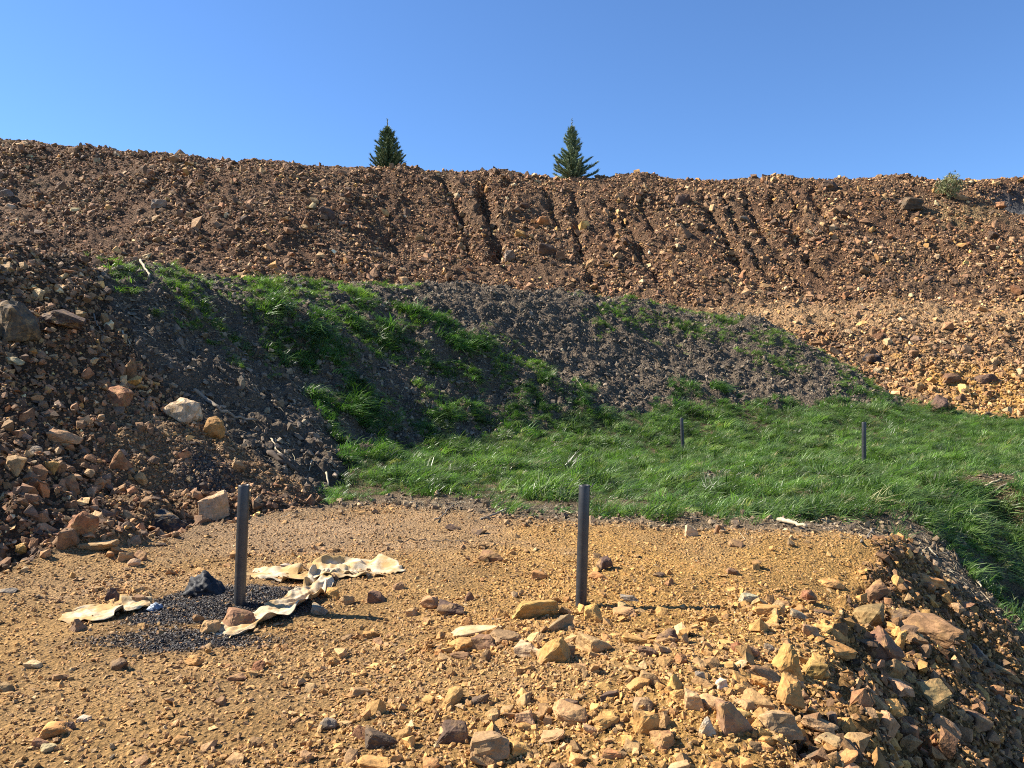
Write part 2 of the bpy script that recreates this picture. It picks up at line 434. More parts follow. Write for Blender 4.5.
blend(W['plat'] * GRITM * 0.9, C(.022, .022, .024))
strip = np.exp(-((JY - gl - 0.30) / 0.65) ** 2) * (W['grass'] + W['plat'])
blend(np.clip(strip, 0, 1) * 0.85, C(.23, .165, .10))
blend(W['dump'] * sstep(0, 1, (GX - 9) / 8) * sstep(37.5, 35.5, GY), LOWER)
blend(W['dump'] * sstep(-0.1, 0.5, fbm(GX + 9, GY + 4, 0.22, 3)) * 0.5, C(.20, .128, .074))
blend(W['dump'] * sstep(0.0, 0.6, fbm(GX + 77, GY + 4, 0.3, 3)) * 0.5, C(.13, .082, .048))
BENCH = W['dump'] * sstep(7, 10, GX) * np.clip(sstep(32.2, 33.2, GY) * sstep(36.8, 35.2, GY), 0, 1)
blend(BENCH * .9, C(.40, .25, .125))
blend(W['dump'] * np.clip(scoop * 1.2, 0, 1), GREYC)
blend(W['dump'] * np.clip(1.7 * blob(1012, 402, 3.0, 2.2, 2), 0, 1), C(.52, .29, .085))
blend(W['dump'] * np.clip(blob(960, 213, 2.2, 1.0, 2), 0, 1) * .7, C(.27, .19, .09))
blend(W['heap'] * np.clip(blob(190, 452, 1.0, 1.2, 2) + blob(275, 470, .9, .8, 2), 0, 1), C(.27, .175, .092))
blend(W['heap'] * np.clip(blob(205, 470, .42, .5, 2), 0, 1) * .85, C(.06, .06, .06))
blend(W['grass'] * np.clip(blob(735, 478, .9, .35) + blob(910, 520, .7, .5) + blob(980, 470, .8, .4) + blob(560, 510, 1.3, .3), 0, 1) * 0.8, C(.17, .13, .085))

vid = np.arange(NU * NV).reshape(NV, NU)
quads = np.stack([vid[:-1, :-1], vid[:-1, 1:], vid[1:, 1:], vid[1:, :-1]], -1).reshape(-1, 4)
order = ['mound', 'dump', 'heap', 'bank', 'grass', 'plat']
reg = np.argmax(np.stack([W[k] for k in order]), 0)[:-1, :-1].ravel()
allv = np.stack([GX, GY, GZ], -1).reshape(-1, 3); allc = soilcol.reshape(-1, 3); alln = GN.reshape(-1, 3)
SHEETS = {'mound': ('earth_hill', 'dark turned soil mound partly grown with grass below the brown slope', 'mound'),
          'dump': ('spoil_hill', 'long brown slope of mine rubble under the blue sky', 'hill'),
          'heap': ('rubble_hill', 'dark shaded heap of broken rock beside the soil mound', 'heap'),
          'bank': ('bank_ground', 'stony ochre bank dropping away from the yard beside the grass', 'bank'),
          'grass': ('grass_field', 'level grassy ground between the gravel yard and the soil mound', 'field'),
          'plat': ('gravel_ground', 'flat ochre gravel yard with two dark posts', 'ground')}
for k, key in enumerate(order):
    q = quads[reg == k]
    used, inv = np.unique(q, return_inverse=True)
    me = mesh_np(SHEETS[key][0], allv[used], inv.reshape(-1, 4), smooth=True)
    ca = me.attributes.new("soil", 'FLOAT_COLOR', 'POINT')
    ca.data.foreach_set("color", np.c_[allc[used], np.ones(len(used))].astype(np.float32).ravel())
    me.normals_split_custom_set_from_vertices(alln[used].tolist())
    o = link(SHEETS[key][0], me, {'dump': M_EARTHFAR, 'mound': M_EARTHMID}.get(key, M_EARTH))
    tag(o, SHEETS[key][1], SHEETS[key][2], kind='structure')

# ------------------------------------------------------------------ scattering: copies live inside one object of kind stuff
def hull_proto(seed, n=13, flat=1.0, boxy=0.5):
    r = np.random.default_rng(seed)
    p = r.normal(size=(n, 3)); p /= np.linalg.norm(p, axis=1, keepdims=True)
    p = p * (1 - boxy) + np.sign(p) * np.abs(p) ** 0.3 * boxy * 0.8
    p *= r.uniform(0.75, 1.05, (n, 1))
    bm = bmesh.new()
    for q in p: bm.verts.new(q)
    bmesh.ops.convex_hull(bm, input=bm.verts)
    for v in [v for v in bm.verts if not v.link_faces]: bm.verts.remove(v)
    bmesh.ops.triangulate(bm, faces=bm.faces)
    bm.verts.ensure_lookup_table(); bm.verts.index_update()
    v = np.array([v.co[:] for v in bm.verts]); f = [[x.index for x in fc.verts] for fc in bm.faces]
    bm.free()
    v = (v - v.min(0)) / (v.max(0) - v.min(0)) - 0.5
    v[:, 2] *= flat
    return v, f

def align_euler(nrm, theta, tilt):
    """euler angles that turn z towards nrm (plus a random tilt) after a spin theta"""
    n = nrm + rng.normal(size=nrm.shape) * np.asarray(tilt).reshape(-1, 1)
    n /= np.linalg.norm(n, axis=1, keepdims=True)
    t = np.stack([np.cos(theta), np.sin(theta), np.zeros(len(n))], -1)
    x = t - n * (t * n).sum(1, keepdims=True); x /= np.linalg.norm(x, axis=1, keepdims=True)
    y = np.cross(n, x)
    return np.stack([np.arctan2(y[:, 2], n[:, 2]), np.arcsin(np.clip(-x[:, 2], -1, 1)), np.arctan2(x[:, 1], x[:, 0])], -1)

def scatter_group():
    ng = bpy.data.node_groups.new("scatter_copies", 'GeometryNodeTree')
    ng.interface.new_socket("Geometry", in_out='INPUT', socket_type='NodeSocketGeometry')
    ng.interface.new_socket("Geometry", in_out='OUTPUT', socket_type='NodeSocketGeometry')
    N, L = ng.nodes, ng.links
    gi = N.new("NodeGroupInput"); go = N.new("NodeGroupOutput")
    def named(name, t):
        n = N.new("GeometryNodeInputNamedAttribute"); n.data_type = t; n.inputs[0].default_value = name
        return n.outputs[0]
    sep = N.new("GeometryNodeSeparateGeometry"); sep.domain = 'POINT'
    L.new(gi.outputs[0], sep.inputs[0]); L.new(named("is_spot", 'BOOLEAN'), sep.inputs[1])
    sp = N.new("GeometryNodeSplitToInstances"); sp.domain = 'POINT'
    L.new(sep.outputs[1], sp.inputs[0]); L.new(named("pick", 'INT'), sp.inputs["Group ID"])
    iop = N.new("GeometryNodeInstanceOnPoints")
    L.new(sep.outputs[0], iop.inputs["Points"]); L.new(sp.outputs["Instances"], iop.inputs["Instance"])
    iop.inputs["Pick Instance"].default_value = True
    L.new(named("pick", 'INT'), iop.inputs["Instance Index"])
    e = N.new("FunctionNodeEulerToRotation"); L.new(named("turn", 'FLOAT_VECTOR'), e.inputs[0]); L.new(e.outputs[0], iop.inputs["Rotation"])
    L.new(named("size", 'FLOAT_VECTOR'), iop.inputs["Scale"])
    L.new(iop.outputs[0], go.inputs[0])
    return ng
SCATTER = scatter_group()

def scatter(name, protos, pos, turn, size, col, mat, label, cat, pick=None):
    nP = len(protos); n = len(pos)
    if pick is None: pick = rng.integers(0, nP, n)
    pv = np.concatenate([p[0] for p in protos]); offs = np.cumsum([0] + [len(p[0]) for p in protos])
    pid = np.concatenate([np.full(len(p[0]), i) for i, p in enumerate(protos)])
    faces = [[i + offs[k] for i in f] for k, p in enumerate(protos) for f in p[1]]
    me = bpy.data.meshes.new(name)
    me.from_pydata(np.concatenate([pv, pos]).tolist(), [], faces)
    m0 = len(pv)
    def attr(nm, t, prop, data, dt):
        a_ = me.attributes.new(nm, t, 'POINT'); a_.data.foreach_set(prop, np.ascontiguousarray(data, dt).ravel())
    z3 = np.zeros((m0, 3))
    attr("is_spot", 'BOOLEAN', "value", np.r_[np.zeros(m0, bool), np.ones(n, bool)], bool)
    attr("pick", 'INT', "value", np.r_[pid, pick], np.int32)
    attr("turn", 'FLOAT_VECTOR', "vector", np.r_[z3, turn], np.float32)
    attr("size", 'FLOAT_VECTOR', "vector", np.r_[z3, size], np.float32)
    attr("col", 'FLOAT_COLOR', "color", np.c_[np.r_[z3, col], np.ones(m0 + n)], np.float32)
    o = link(name, me, mat)
    md = o.modifiers.new("copies", 'NODES'); md.node_group = SCATTER
    return tag(o, label, cat, kind='stuff')

CA = 0.5 * np.linalg.norm(np.cross(np.stack([GX[1:, 1:] - GX[:-1, :-1], GY[1:, 1:] - GY[:-1, :-1], GZ[1:, 1:] - GZ[:-1, :-1]], -1),
                                   np.stack([GX[1:, :-1] - GX[:-1, 1:], GY[1:, :-1] - GY[:-1, 1:], GZ[1:, :-1] - GZ[:-1, 1:]], -1)), axis=-1)
SEEN = ((PXI > -170) & (PXI < 1194) & (PYI < 900) & (GY > 1.8) & (GY < 53.5))[:-1, :-1]
def spots(density, most):
    """random spots of ground, density per square metre given on the grid"""
    w = (CA * np.maximum(density[:-1, :-1], 0) * SEEN).ravel()
    n = min(int(w.sum()), most)
    cs = np.cumsum(w)
    k = np.searchsorted(cs, rng.uniform(0, cs[-1], n))
    i, j = np.unravel_index(np.minimum(k, len(cs) - 1), CA.shape)
    fv, fu = rng.uniform(0, 1, n), rng.uniform(0, 1, n)
    def lerp(A):
        if A.ndim == 3: return (A[i, j] * ((1 - fv) * (1 - fu))[:, None] + A[i + 1, j] * (fv * (1 - fu))[:, None] + A[i, j + 1] * ((1 - fv) * fu)[:, None] + A[i + 1, j + 1] * (fv * fu)[:, None])
        return A[i, j] * (1 - fv) * (1 - fu) + A[i + 1, j] * fv * (1 - fu) + A[i, j + 1] * (1 - fv) * fu + A[i + 1, j + 1] * fv * fu
    nn = lerp(GN); nn /= np.linalg.norm(nn, axis=1, keepdims=True)
    return np.stack([lerp(GX), lerp(GY), lerp(GZ)], -1), nn

def power_sizes(n, lo, hi, k=2.2):
    u = rng.uniform(0, 1, n)
    return (lo ** (1 - k) + u * (hi ** (1 - k) - lo ** (1 - k))) ** (1 / (1 - k))

def palette(n, cols, weights, jitter=0.18):
    w = np.array(weights, float); w /= w.sum()
    c = np.array(cols)[rng.choice(len(cols), n, p=w)]
    return np.clip(c * np.exp(rng.normal(0, jitter, (n, 1))) * np.exp(rng.normal(0, 0.025, (n, 3))), 0, 0.7)

STONES = [hull_proto(100 + i, 9 + i % 4, 0.42 + 0.09 * (i % 5), 0.15 + 0.1 * (i % 4)) for i in range(16)]
def strew(name, density, most, lo, hi, k, cols, weights, mat, label, cat, sink=0.12, tilt=0.35, aspect=0.35, jitter=0.18, protos=STONES, own=0.4, gain=1.0):
    pos, nn = spots(density, most)
    n = len(pos)
    s = power_sizes(n, lo, hi, k)
    size = np.stack([s * np.exp(rng.normal(0, aspect, n) * .6), s * np.exp(rng.normal(0, aspect, n) * .6), s * np.exp(rng.normal(0, aspect, n))], -1)
    pos = pos + nn * (size[:, 2:3] * (0.28 - sink))
    turn = align_euler(nn, rng.uniform(0, 2 * np.pi, n), np.full(n, tilt))
    pc = palette(n, cols, weights, jitter) * gain
    local = sample(soilcol, pos[:, 0], pos[:, 1])
    pc = pc * (1 - own) + local * own * np.exp(rng.normal(0.08, jitter, (n, 1)))
    return scatter(name, protos, pos, turn, size, pc, mat, label, cat)

K = dict(ochre=(.38, .205, .062), tan=(.33, .20, .09), cream=(.43, .31, .165), orange=(.37, .175, .06), rust=(.23, .105, .046), brown=(.185, .102, .051), dark=(.088, .056, .036),
         maroon=(.185, .10, .052), mauve=(.285, .18, .092), grey=(.19, .15, .108), pale=(.38, .31, .215), black=(.022, .022, .025), olive=(.23, .14, .06))
# -- spoil hill
up = W['dump']
lowr = W['dump'] * sstep(0, 1, (GX - 9) / 6) * sstep(37.5, 35.5, GY)
vis = (GY < 52.5) & ((GY > 29) | (GX > 9) | (GX < -8))
d1 = up * vis * (1 - scoop) * (1 - .75 * BENCH) * np.clip(0.75 + 0.9 * fbm(GX + 31, GY, 0.35, 3), 0.15, 2)
strew("spoil_gravel", d1 * 75, 110000, 0.05, 0.16, 2.0, [K['brown'], K['tan'], K['rust'], K['dark'], K['ochre'], K['maroon'], K['mauve']], [6, 2.8, 2.6, 2.6, .8, 1.4, 1.4], M_SCREE,
      "small broken brown stones covering the long slope", "stones", tilt=0.5, jitter=0.45, own=.2, gain=1.2)
strew("spoil_rubble", d1 * 3.4, 6500, 0.17, 0.45, 3.2, [K['brown'], K['tan'], K['rust'], K['dark'], K['ochre'], K['maroon'], K['cream']], [5, 3, 1, 2.2, 0.9, .7, 0.6], M_SCREE,
      "larger broken brown rocks strewn over the long slope", "stones", tilt=0.5, jitter=0.35, own=.25, gain=1.2)
strew("talus_rubble", lowr * (1 - .8 * BENCH) * 60, 16000, 0.05, 0.20, 2.3, [K['ochre'], K['tan'], K['brown'], K['orange'], K['dark'], K['cream']], [3, 3, 3, 1.6, 1.2, .2], M_SCREE,
      "ochre and tan broken stones on the low slope behind the grass", "stones", tilt=0.5, jitter=0.25)
# -- rubble heap on the left
hv = W['heap'] * (GY < 17)
fan = np.clip(blob(190, 452, 1.0, 1.2, 2) + blob(275, 470, .9, .8, 2), 0, 1)
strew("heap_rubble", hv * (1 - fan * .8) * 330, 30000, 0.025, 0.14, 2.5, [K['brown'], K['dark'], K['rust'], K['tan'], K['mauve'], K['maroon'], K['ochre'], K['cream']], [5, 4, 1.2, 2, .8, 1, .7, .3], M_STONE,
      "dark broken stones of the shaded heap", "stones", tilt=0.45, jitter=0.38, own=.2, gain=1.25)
strew("heap_gravel", hv * (160 + 420 * fan), 17000, 0.02, 0.055, 2.0, [K['brown'], K['tan'], K['dark'], K['ochre']], [3, 2.4, 2, 1], M_STONE,
      "fine stones running between the rocks of the shaded heap", "gravel", tilt=0.5)
# -- soil mound
strew("soil_dirt", W['mound'] * 190, 52000, 0.016, 0.13, 2.4, [(.148, .114, .080), (.095, .073, .052), (.19, .145, .095), (.28, .225, .15)], [4, 2.4, 2.4, 0.8], M_CLOD,
      "dark crumbly clods of soil covering the mound", "soil", sink=0.05, tilt=0.6, jitter=0.3)
edge_strip = np.clip(strip, 0, 1)
strew("turf_dirt", (edge_strip * 130 + W['grass'] * np.clip(blob(735, 478, .9, .35) + blob(910, 520, .7, .5) + blob(985, 475, .8, .4), 0, 1) * 150), 5000, 0.02, 0.09, 2.3,
      [(.18, .125, .075), (.12, .085, .055), (.26, .19, .11), (.33, .24, .13)], [3, 3, 2, 1], M_CLOD, "crumbs of soil and bark along the edge of the grass", "soil", sink=0.05, tilt=0.6, jitter=0.25)
# -- gravel yard
stony = np.clip(0.26 + .8 * fbm(GX + 5, GY + 60, 0.8, 4) + 1.25 * (blob(545, 640, .7, .45) + blob(640, 700, 1.0, .5) + blob(760, 690, .7, .9) + blob(800, 620, .6, 1.0)), 0.05, 2.2)
stony = stony * (1 - .9 * GRITM) * (1 - 0.75 * np.clip(blob(290, 530, 2.2, 1.3, 2), 0, 1)) * (1 - 0.7 * np.clip(blob(730, 560, 1.4, .9, 2), 0, 1))
yc = [K['ochre'], K['tan'], K['orange'], K['brown'], K['cream'], K['mauve'], K['grey'], K['dark']]
near = np.clip(7.0 / np.maximum(GY, 2.5), .3, 2.0)
strew("yard_gravel", W['plat'] * (0.6 * (1 - .9 * GRITM) + stony) * 900 * near, 95000, 0.008, 0.030, 2.0, yc, [6, 3, 1.4, 2, .35, .4, .1, .4], M_STONE, "small ochre gravel covering the yard", "gravel", tilt=0.4, jitter=0.22)
strew("yard_rubble", W['plat'] * stony * 70, 7500, 0.028, 0.095, 3.1, yc, [6, 2.4, 1.6, 2.4, .3, .4, .1, .6], M_STONE, "loose broken stones scattered over the yard", "stones", tilt=0.35, jitter=0.22)
piles = blob(528, 632, .5, .22) + blob(590, 640, .35, .2) + blob(650, 690, .75, .3) + blob(760, 680, .5, .55) + .8 * blob(840, 640, .45, .9) + .5 * blob(690, 740, .9, .3)
strew("pebble_gravel", W['plat'] * GRITM * 420, 700, 0.008, 0.03, 2.0, [K['tan'], K['pale'], K['brown'], K['grey']], [3, 1, 2, 2], M_STONE, "pale pebbles lying in the black grit", "gravel")
strew("black_sand", W['plat'] * sstep(.35, .8, GRITM) * 9000, 14000, 0.007, 0.018, 2.0, [(.018, .018, .02), (.03, .03, .032), (.06, .06, .06)], [5, 3, 1], M_GRIT, "black grit spread around the post", "grit", tilt=0.6)
strew("blue_grit_gravel", W['heap'] * blob(205, 470, .4, .45, 2) * 900, 1200, 0.012, 0.035, 2.0, [(.05, .052, .055), (.09, .09, .09), (.03, .03, .03)], [3, 2, 2], M_STONE, "dark grey grit patch on the shaded heap", "grit")
# -- bank on the right
bv = W['bank'] * (EDIST < 4.5)
strew("bank_rubble", bv * 420, 17000, 0.022, 0.11, 2.7, [K['ochre'], K['brown'], K['orange'], K['tan'], K['rust'], K['dark'], K['maroon'], K['mauve']], [4, 5, 1, 1.6, 1, 2.4, .6, .3], M_STONE,
      "broken ochre and brown stones on the falling bank", "stones", tilt=0.42, jitter=0.3, own=.2)
strew("bank_gravel", bv * 1000, 24000, 0.012, 0.035, 2.0, yc, [4, 2, 2, 3, .5, .4, .3, 1], M_STONE, "fine ochre stones between the rocks of the bank", "gravel", tilt=0.5)

# ------------------------------------------------------------------ grass
def tuft(seed, n, length, spread, lean):
    r = np.random.default_rng(seed); V = []; Fc = []
    for i in range(n):
        a_ = r.uniform(0, 2 * math.pi); rad = spread * math.sqrt(r.uniform()); bx, by = rad * math.cos(a_), rad * math.sin(a_)
        h = length * r.uniform(0.55, 1.1); w = 0.022 * r.uniform(.7, 1.4)
        dirn = r.uniform(0, 2 * math.pi); dx = math.cos(dirn) * lean * r.uniform(.3, 1.3) + 0.7 * lean; dy = math.sin(dirn) * lean * r.uniform(.3, 1.3)
        sx, sy = -math.sin(dirn), math.cos(dirn)
        k = len(V)
        for t, ww in ((0, 1), (0.4, 1.0), (0.75, .7)):
            cx = bx + dx * h * t ** 1.7; cy = by + dy * h * t ** 1.7; cz = h * (t - 0.35 * t * t * min(1, lean))
            V += [(cx - sx * w * ww, cy - sy * w * ww, cz), (cx + sx * w * ww, cy + sy * w * ww, cz)]
        V.append((bx + dx * h, by + dy * h, h * (1 - 0.42 * min(1, lean))))
        Fc += [[k, k + 1, k + 3, k + 2], [k + 2, k + 3, k + 5, k + 4], [k + 4, k + 5, k + 6]]
    return np.array(V), Fc
TUFTS = [tuft(300 + i, 18, 1.0, 0.45, 0.6 + 0.3 * (i % 4)) for i in range(8)]
# blade widths are given for a unit-tall tuft: widen them
TUFTS = [(v * np.array([1, 1, 1]), f) for v, f in TUFTS]
g_field = W['grass'].copy()
patch = fbm(GX + 11, GY + 3, 1.4, 4)
bare = np.clip(1.3 * blob(735, 478, .9, .3) + .8 * blob(640, 470, .6, .2) + .8 * blob(700, 458, .5, .2) + .75 * blob(905, 525, .5, .4) + 1.2 * blob(990, 478, .7, .3) + 1.1 * blob(830, 462, .35, .25) + 1.2 * blob(560, 506, 1.3, .35) + 0.0 + blob(660, 500, .9, .25) + .45 * blob(925, 555, .5, .3) + 1.3 * blob(450, 503, 1.0, .45) + .8 * blob(975, 595, .4, .35), 0, 1)
fade = sstep(0.1, 1.5, JY - gl)
g_field = g_field * np.clip(0.2 + fade, 0, 1) * sstep(0.2, 0.65, fade + 0.7 * patch + .28) * (1 - bare) * np.clip(0.9 + .6 * patch, 0.35, 1.4)
def pxmask(poly, j=9):
    return inside(PXI + j * fbm(GX, GY, 1.3, 3), PYI + j * fbm(GX + 7, GY, 1.3, 3), poly).astype(float)
m_long = np.maximum.reduce([pxmask([(215, 305), (270, 296), (315, 305), (345, 330), (350, 380), (405, 425), (400, 445), (345, 445), (318, 405), (290, 380), (265, 350), (225, 328)]),
                            pxmask([(345, 303), (400, 303), (450, 322), (500, 346), (515, 370), (480, 385), (430, 378), (390, 352), (350, 332)]),
                            pxmask([(500, 392), (540, 376), (585, 392), (592, 425), (560, 434), (500, 428), (440, 425), (425, 405)]),
                            pxmask([(672, 384), (722, 386), (728, 412), (668, 414)]),
                            pxmask([(330, 430), (420, 425), (450, 440), (400, 462), (345, 470)])])
m_mid = pxmask([(100, 265), (300, 280), (420, 300), (520, 350), (600, 400), (560, 425), (420, 430), (330, 400), (250, 370), (180, 330)], 14)
m_short = np.maximum(pxmask([(75, 255), (150, 258), (300, 268), (420, 282), (380, 302), (250, 300), (170, 305), (115, 292)], 7),
                     pxmask([(560, 298), (660, 299), (760, 318), (850, 370), (905, 408), (820, 385), (700, 348), (600, 336)], 12) * .55)
m_foot = pxmask([(600, 412), (690, 398), (800, 402), (905, 392), (930, 420), (600, 440)], 6)
GRN = [(.092, .156, .040), (.052, .096, .026), (.125, .192, .055), (.19, .23, .10), (.26, .23, .12)]
def sward(name, density, most, h_lo, h_hi, cols, wts, label, tilt=0.25):
    pos, nn = spots(density, most)
    n = len(pos)
    h = rng.uniform(h_lo, h_hi, n) * (1 + .75 * noise(pos[:, 0] * 1.1 + 5, pos[:, 1] * 1.1))
    wd = h * rng.uniform(.7, 1.15, n)
    up_ = nn * 0.5 + np.array([0.10, 0, 0.6])
    turn = align_euler(up_ / np.linalg.norm(up_, axis=1, keepdims=True), rng.normal(-.5, .9, n), np.full(n, tilt))
    clump = noise(pos[:, 0] * 1.7, pos[:, 1] * 1.7)
    c = palette(n, cols, wts, .25) * (1 + .5 * clump[:, None])
    return scatter(name, TUFTS, pos - nn * 0.01, turn, np.stack([wd, wd, h], -1), c, M_GRASS, label, "grass")
sward("field_grass", g_field * 150, 32000, 0.09, 0.24, GRN, [4, 3, 2.6, 1, .25], "green grass on the level ground and the bank edge")
sward("mound_grass", W['mound'] * np.clip(m_long * 1.0 + m_foot * 0.8, 0, 1) * sstep(-.12, .35, 1.2 * fbm(GX, GY, 1.0, 4) + .06) * 125, 14000, 0.12, 0.27, [(.062, .125, .024), (.045, .092, .02), (.09, .16, .035)], [4, 3, 2], "long dark green grass in clumps on the soil mound")
sward("short_grass", (W['mound'] + W['heap'] * .3) * np.clip(np.maximum(1.1 * m_short, .7 * m_mid) * (.5 + 1.9 * fbm(GX + 3, GY + 20, 1.0, 4)), 0, 1) * 130, 15000, 0.07, 0.16, [(.12, .19, .035), (.16, .21, .05), (.09, .15, .03)], [4, 2, 2], "short sparse green grass along the crest of the soil mound")
# straw and stalks
def stalk(seed):
    r = np.random.default_rng(seed); V = []; Fc = []
    pts = [np.array([-.5, 0, 0]), np.array([-.15, r.normal(0, .06), .03]), np.array([.2, r.normal(0, .08), .05]), np.array([.5, r.normal(0, .1), .01])]
    for i, p in enumerate(pts):
        w = .018 * (1 - .15 * i)
        for q in range(3):
            V.append(p + w * np.array([0, math.cos(q * 2.094), math.sin(q * 2.094)]))
    for i in range(3):
        for q in range(3):
            Fc.append([i * 3 + q, i * 3 + (q + 1) % 3, i * 3 + 3 + (q + 1) % 3, i * 3 + 3 + q])
    return np.array(V), Fc
STALKS = [stalk(i) for i in range(6)]
def straw(name, density, most, lo, hi, label):
    pos, nn = spots(density, most); n = len(pos); L_ = power_sizes(n, lo, hi, 2.2)
    turn = align_euler(nn, rng.uniform(0, 2 * np.pi, n), np.full(n, .3))
    th = rng.uniform(.12, .30, n) / L_ * .3
    scatter(name, STALKS, pos + nn * .02, turn, np.stack([L_, L_ * th * 2.4, L_ * th * 2.4], -1), palette(n, [(.42, .36, .25), (.30, .24, .16), (.18, .14, .10)], [3, 3, 2], .2), M_CLOD, label, "straw")
straw("mound_litter", W['mound'] * 18 + W['heap'] * 1.2 * (GX > -6.5), 5000, .10, .5, "thin pale twigs and straw lying on the soil mound")
straw("edge_litter", edge_strip * 42 + W['grass'] * bare * 90, 3000, .06, .28, "pale straw and bark along the edge of the grass")
# ------------------------------------------------------------------ rocks one can pick out
def rock_mesh(name, seed, shape):
    r = np.random.default_rng(seed)
    if shape == 'round':
        p = r.normal(size=(26, 3)); p /= np.linalg.norm(p, axis=1, keepdims=True); p *= r.uniform(.88, 1.0, (26, 1))
    else:
        c = np.array([(x, y, z) for x in (-1, 1) for y in (-1, 1) for z in (-1, 1)], float)
        if shape == 'pyr':
            c[c[:, 2] > 0, :2] *= r.uniform(.05, .3, (4, 1)); c[c[:, 2] > 0, 0] -= .15
        elif shape == 'wedge':
            k = (c[:, 2] > 0) & (c[:, 0] > 0); c[k, 2] = r.uniform(-.75, -.2); c[:, 1] *= np.where(c[:, 0] > 0, r.uniform(.4, .8), 1)
        elif shape == 'slab':
            c[c[:, 2] > 0, :2] *= r.uniform(.6, .92, (4, 1))
            c[:, 0] *= np.where(c[:, 1] > 0, r.uniform(.45, .9), 1); c[:, 1] *= np.where(c[:, 0] > 0, r.uniform(.5, 1), 1)
        else:
            c[c[:, 2] > 0, :2] *= r.uniform(.5, .85, (4, 1))
        drop = r.permutation(8)[:2] if shape in ('block', 'slab') else []
        c += r.normal(0, .22, c.shape)
        for q in drop: c[q] *= r.uniform(.45, .75)
        e = r.normal(size=(12, 3)); e /= np.linalg.norm(e, axis=1, keepdims=True); e *= r.uniform(.85, 1.2, (12, 1))
        if shape == 'pyr': e[:, :2] *= np.clip(.75 - .5 * e[:, 2:3], .1, 1)
        p = np.r_[c, e]
    bm = bmesh.new()
    for q in p: bm.verts.new(q)
    bmesh.ops.convex_hull(bm, input=bm.verts)
    for v in [v for v in bm.verts if not v.link_faces]: bm.verts.remove(v)
    bmesh.ops.dissolve_limit(bm, angle_limit=0.22, verts=bm.verts, edges=bm.edges)
    bmesh.ops.bevel(bm, geom=bm.edges[:], offset=0.09, segments=1, affect='EDGES', profile=.5, clamp_overlap=True)
    bmesh.ops.triangulate(bm, faces=bm.faces)
    for lim in (.9, .5, .32):
        bmesh.ops.subdivide_edges(bm, edges=[e for e in bm.edges if e.calc_length() > lim], cuts=1, use_grid_fill=False)
        bmesh.ops.triangulate(bm, faces=bm.faces)
    off = Vector((seed * .37 % 50, seed * .73 % 50, seed * .11 % 50))
    for v in bm.verts:
        q = v.co * 1.0
        k = .16 * mnoise.noise(q * 1.3 + off) - .10 * abs(mnoise.noise(q * 2.6 + off)) + .05 * mnoise.noise(q * 6.5 + off) + r.normal(0, .012)
        v.co += v.co.normalized() * k
    xs = np.array([v.co[:] for v in bm.verts]); lo, hi = xs.min(0), xs.max(0)
    for v in bm.verts:
        v.co = Vector(((np.array(v.co[:]) - lo) / (hi - lo) - .5).tolist())
    me = bpy.data.meshes.new(name); bm.to_mesh(me); bm.free()
    return me

NOUN = dict(block='blocky {}', slab='flat {} slab', wedge='wedge-shaped {}', pyr='pointed {}', round='rounded {}')
CWORD = dict(ochre='ochre', tan='tan', cream='cream', orange='orange', rust='rust red', brown='brown', dark='dark brown', maroon='maroon', mauve='mauve grey', grey='grey', pale='pale grey', black='black', olive='olive brown')
SHADE = {}
def rock(px, py, w, h, col, shape, where, kind='stone', group=None, turn=None, tilt=0.5, mat=None, lift=0.0):
    b_ = hit(px, py + h * 0.36)
    d = b_[1]
    wm, hm = w / F * d, h / F * d
    seed = int(px * 7 + py * 13)
    r = np.random.default_rng(seed)
    far = d > 20
    if far: wm *= .8; hm *= .8
    o = link('boulder' if kind == 'boulder' else 'rock', rock_mesh('rock', seed, shape), (mat or (M_ROCKFAR if far else M_ROCK)))
    nrm = sample(GN, b_[0], b_[1]); nrm = nrm / np.linalg.norm(nrm)
    up_ = Vector((Vector((0, 0, 1)) * (1 - tilt) + Vector(nrm) * tilt)).normalized()
    q = up_.to_track_quat('Z', 'Y').to_matrix().to_4x4()
    th = r.uniform(-.5, .5) if turn is None else turn
    depth = wm * r.uniform(.65, .95) if shape != 'slab' else wm * r.uniform(.55, .8)
    if shape == 'slab': hm = max(hm * 0.75, 0.03)
    rz = Matrix.Rotation(math.atan2(up_.x, -up_.y) * 0 + th, 4, 'Z')
    R_ = Vector((0, 0, 1)).rotation_difference(up_).to_matrix().to_4x4() @ rz
    R_ = R_ @ Matrix.Rotation(r.normal(0, .13), 4, 'X') @ Matrix.Rotation(r.normal(0, .13), 4, 'Y')
    o.matrix_world = Matrix.Translation(Vector(b_) + up_ * (hm * .5 * .58 + lift)) @ R_ @ Matrix.Diagonal((wm * 1.06, depth, hm * 1.12, 1))
    c = np.array(K[col]) * 1.08 * np.exp(r.normal(0, .10)) * np.exp(r.normal(0, .04, 3))
    o.color = (*np.clip(c, 0, .7), 1)
    noun = NOUN[shape].format(CWORD[col])
    tail = '' if shape == 'slab' else ' ' + ('boulder' if kind == 'boulder' else 'stone')
    tag(o, (noun + tail + ' ' + where), 'boulder' if kind == 'boulder' else 'rock', group)
    return o

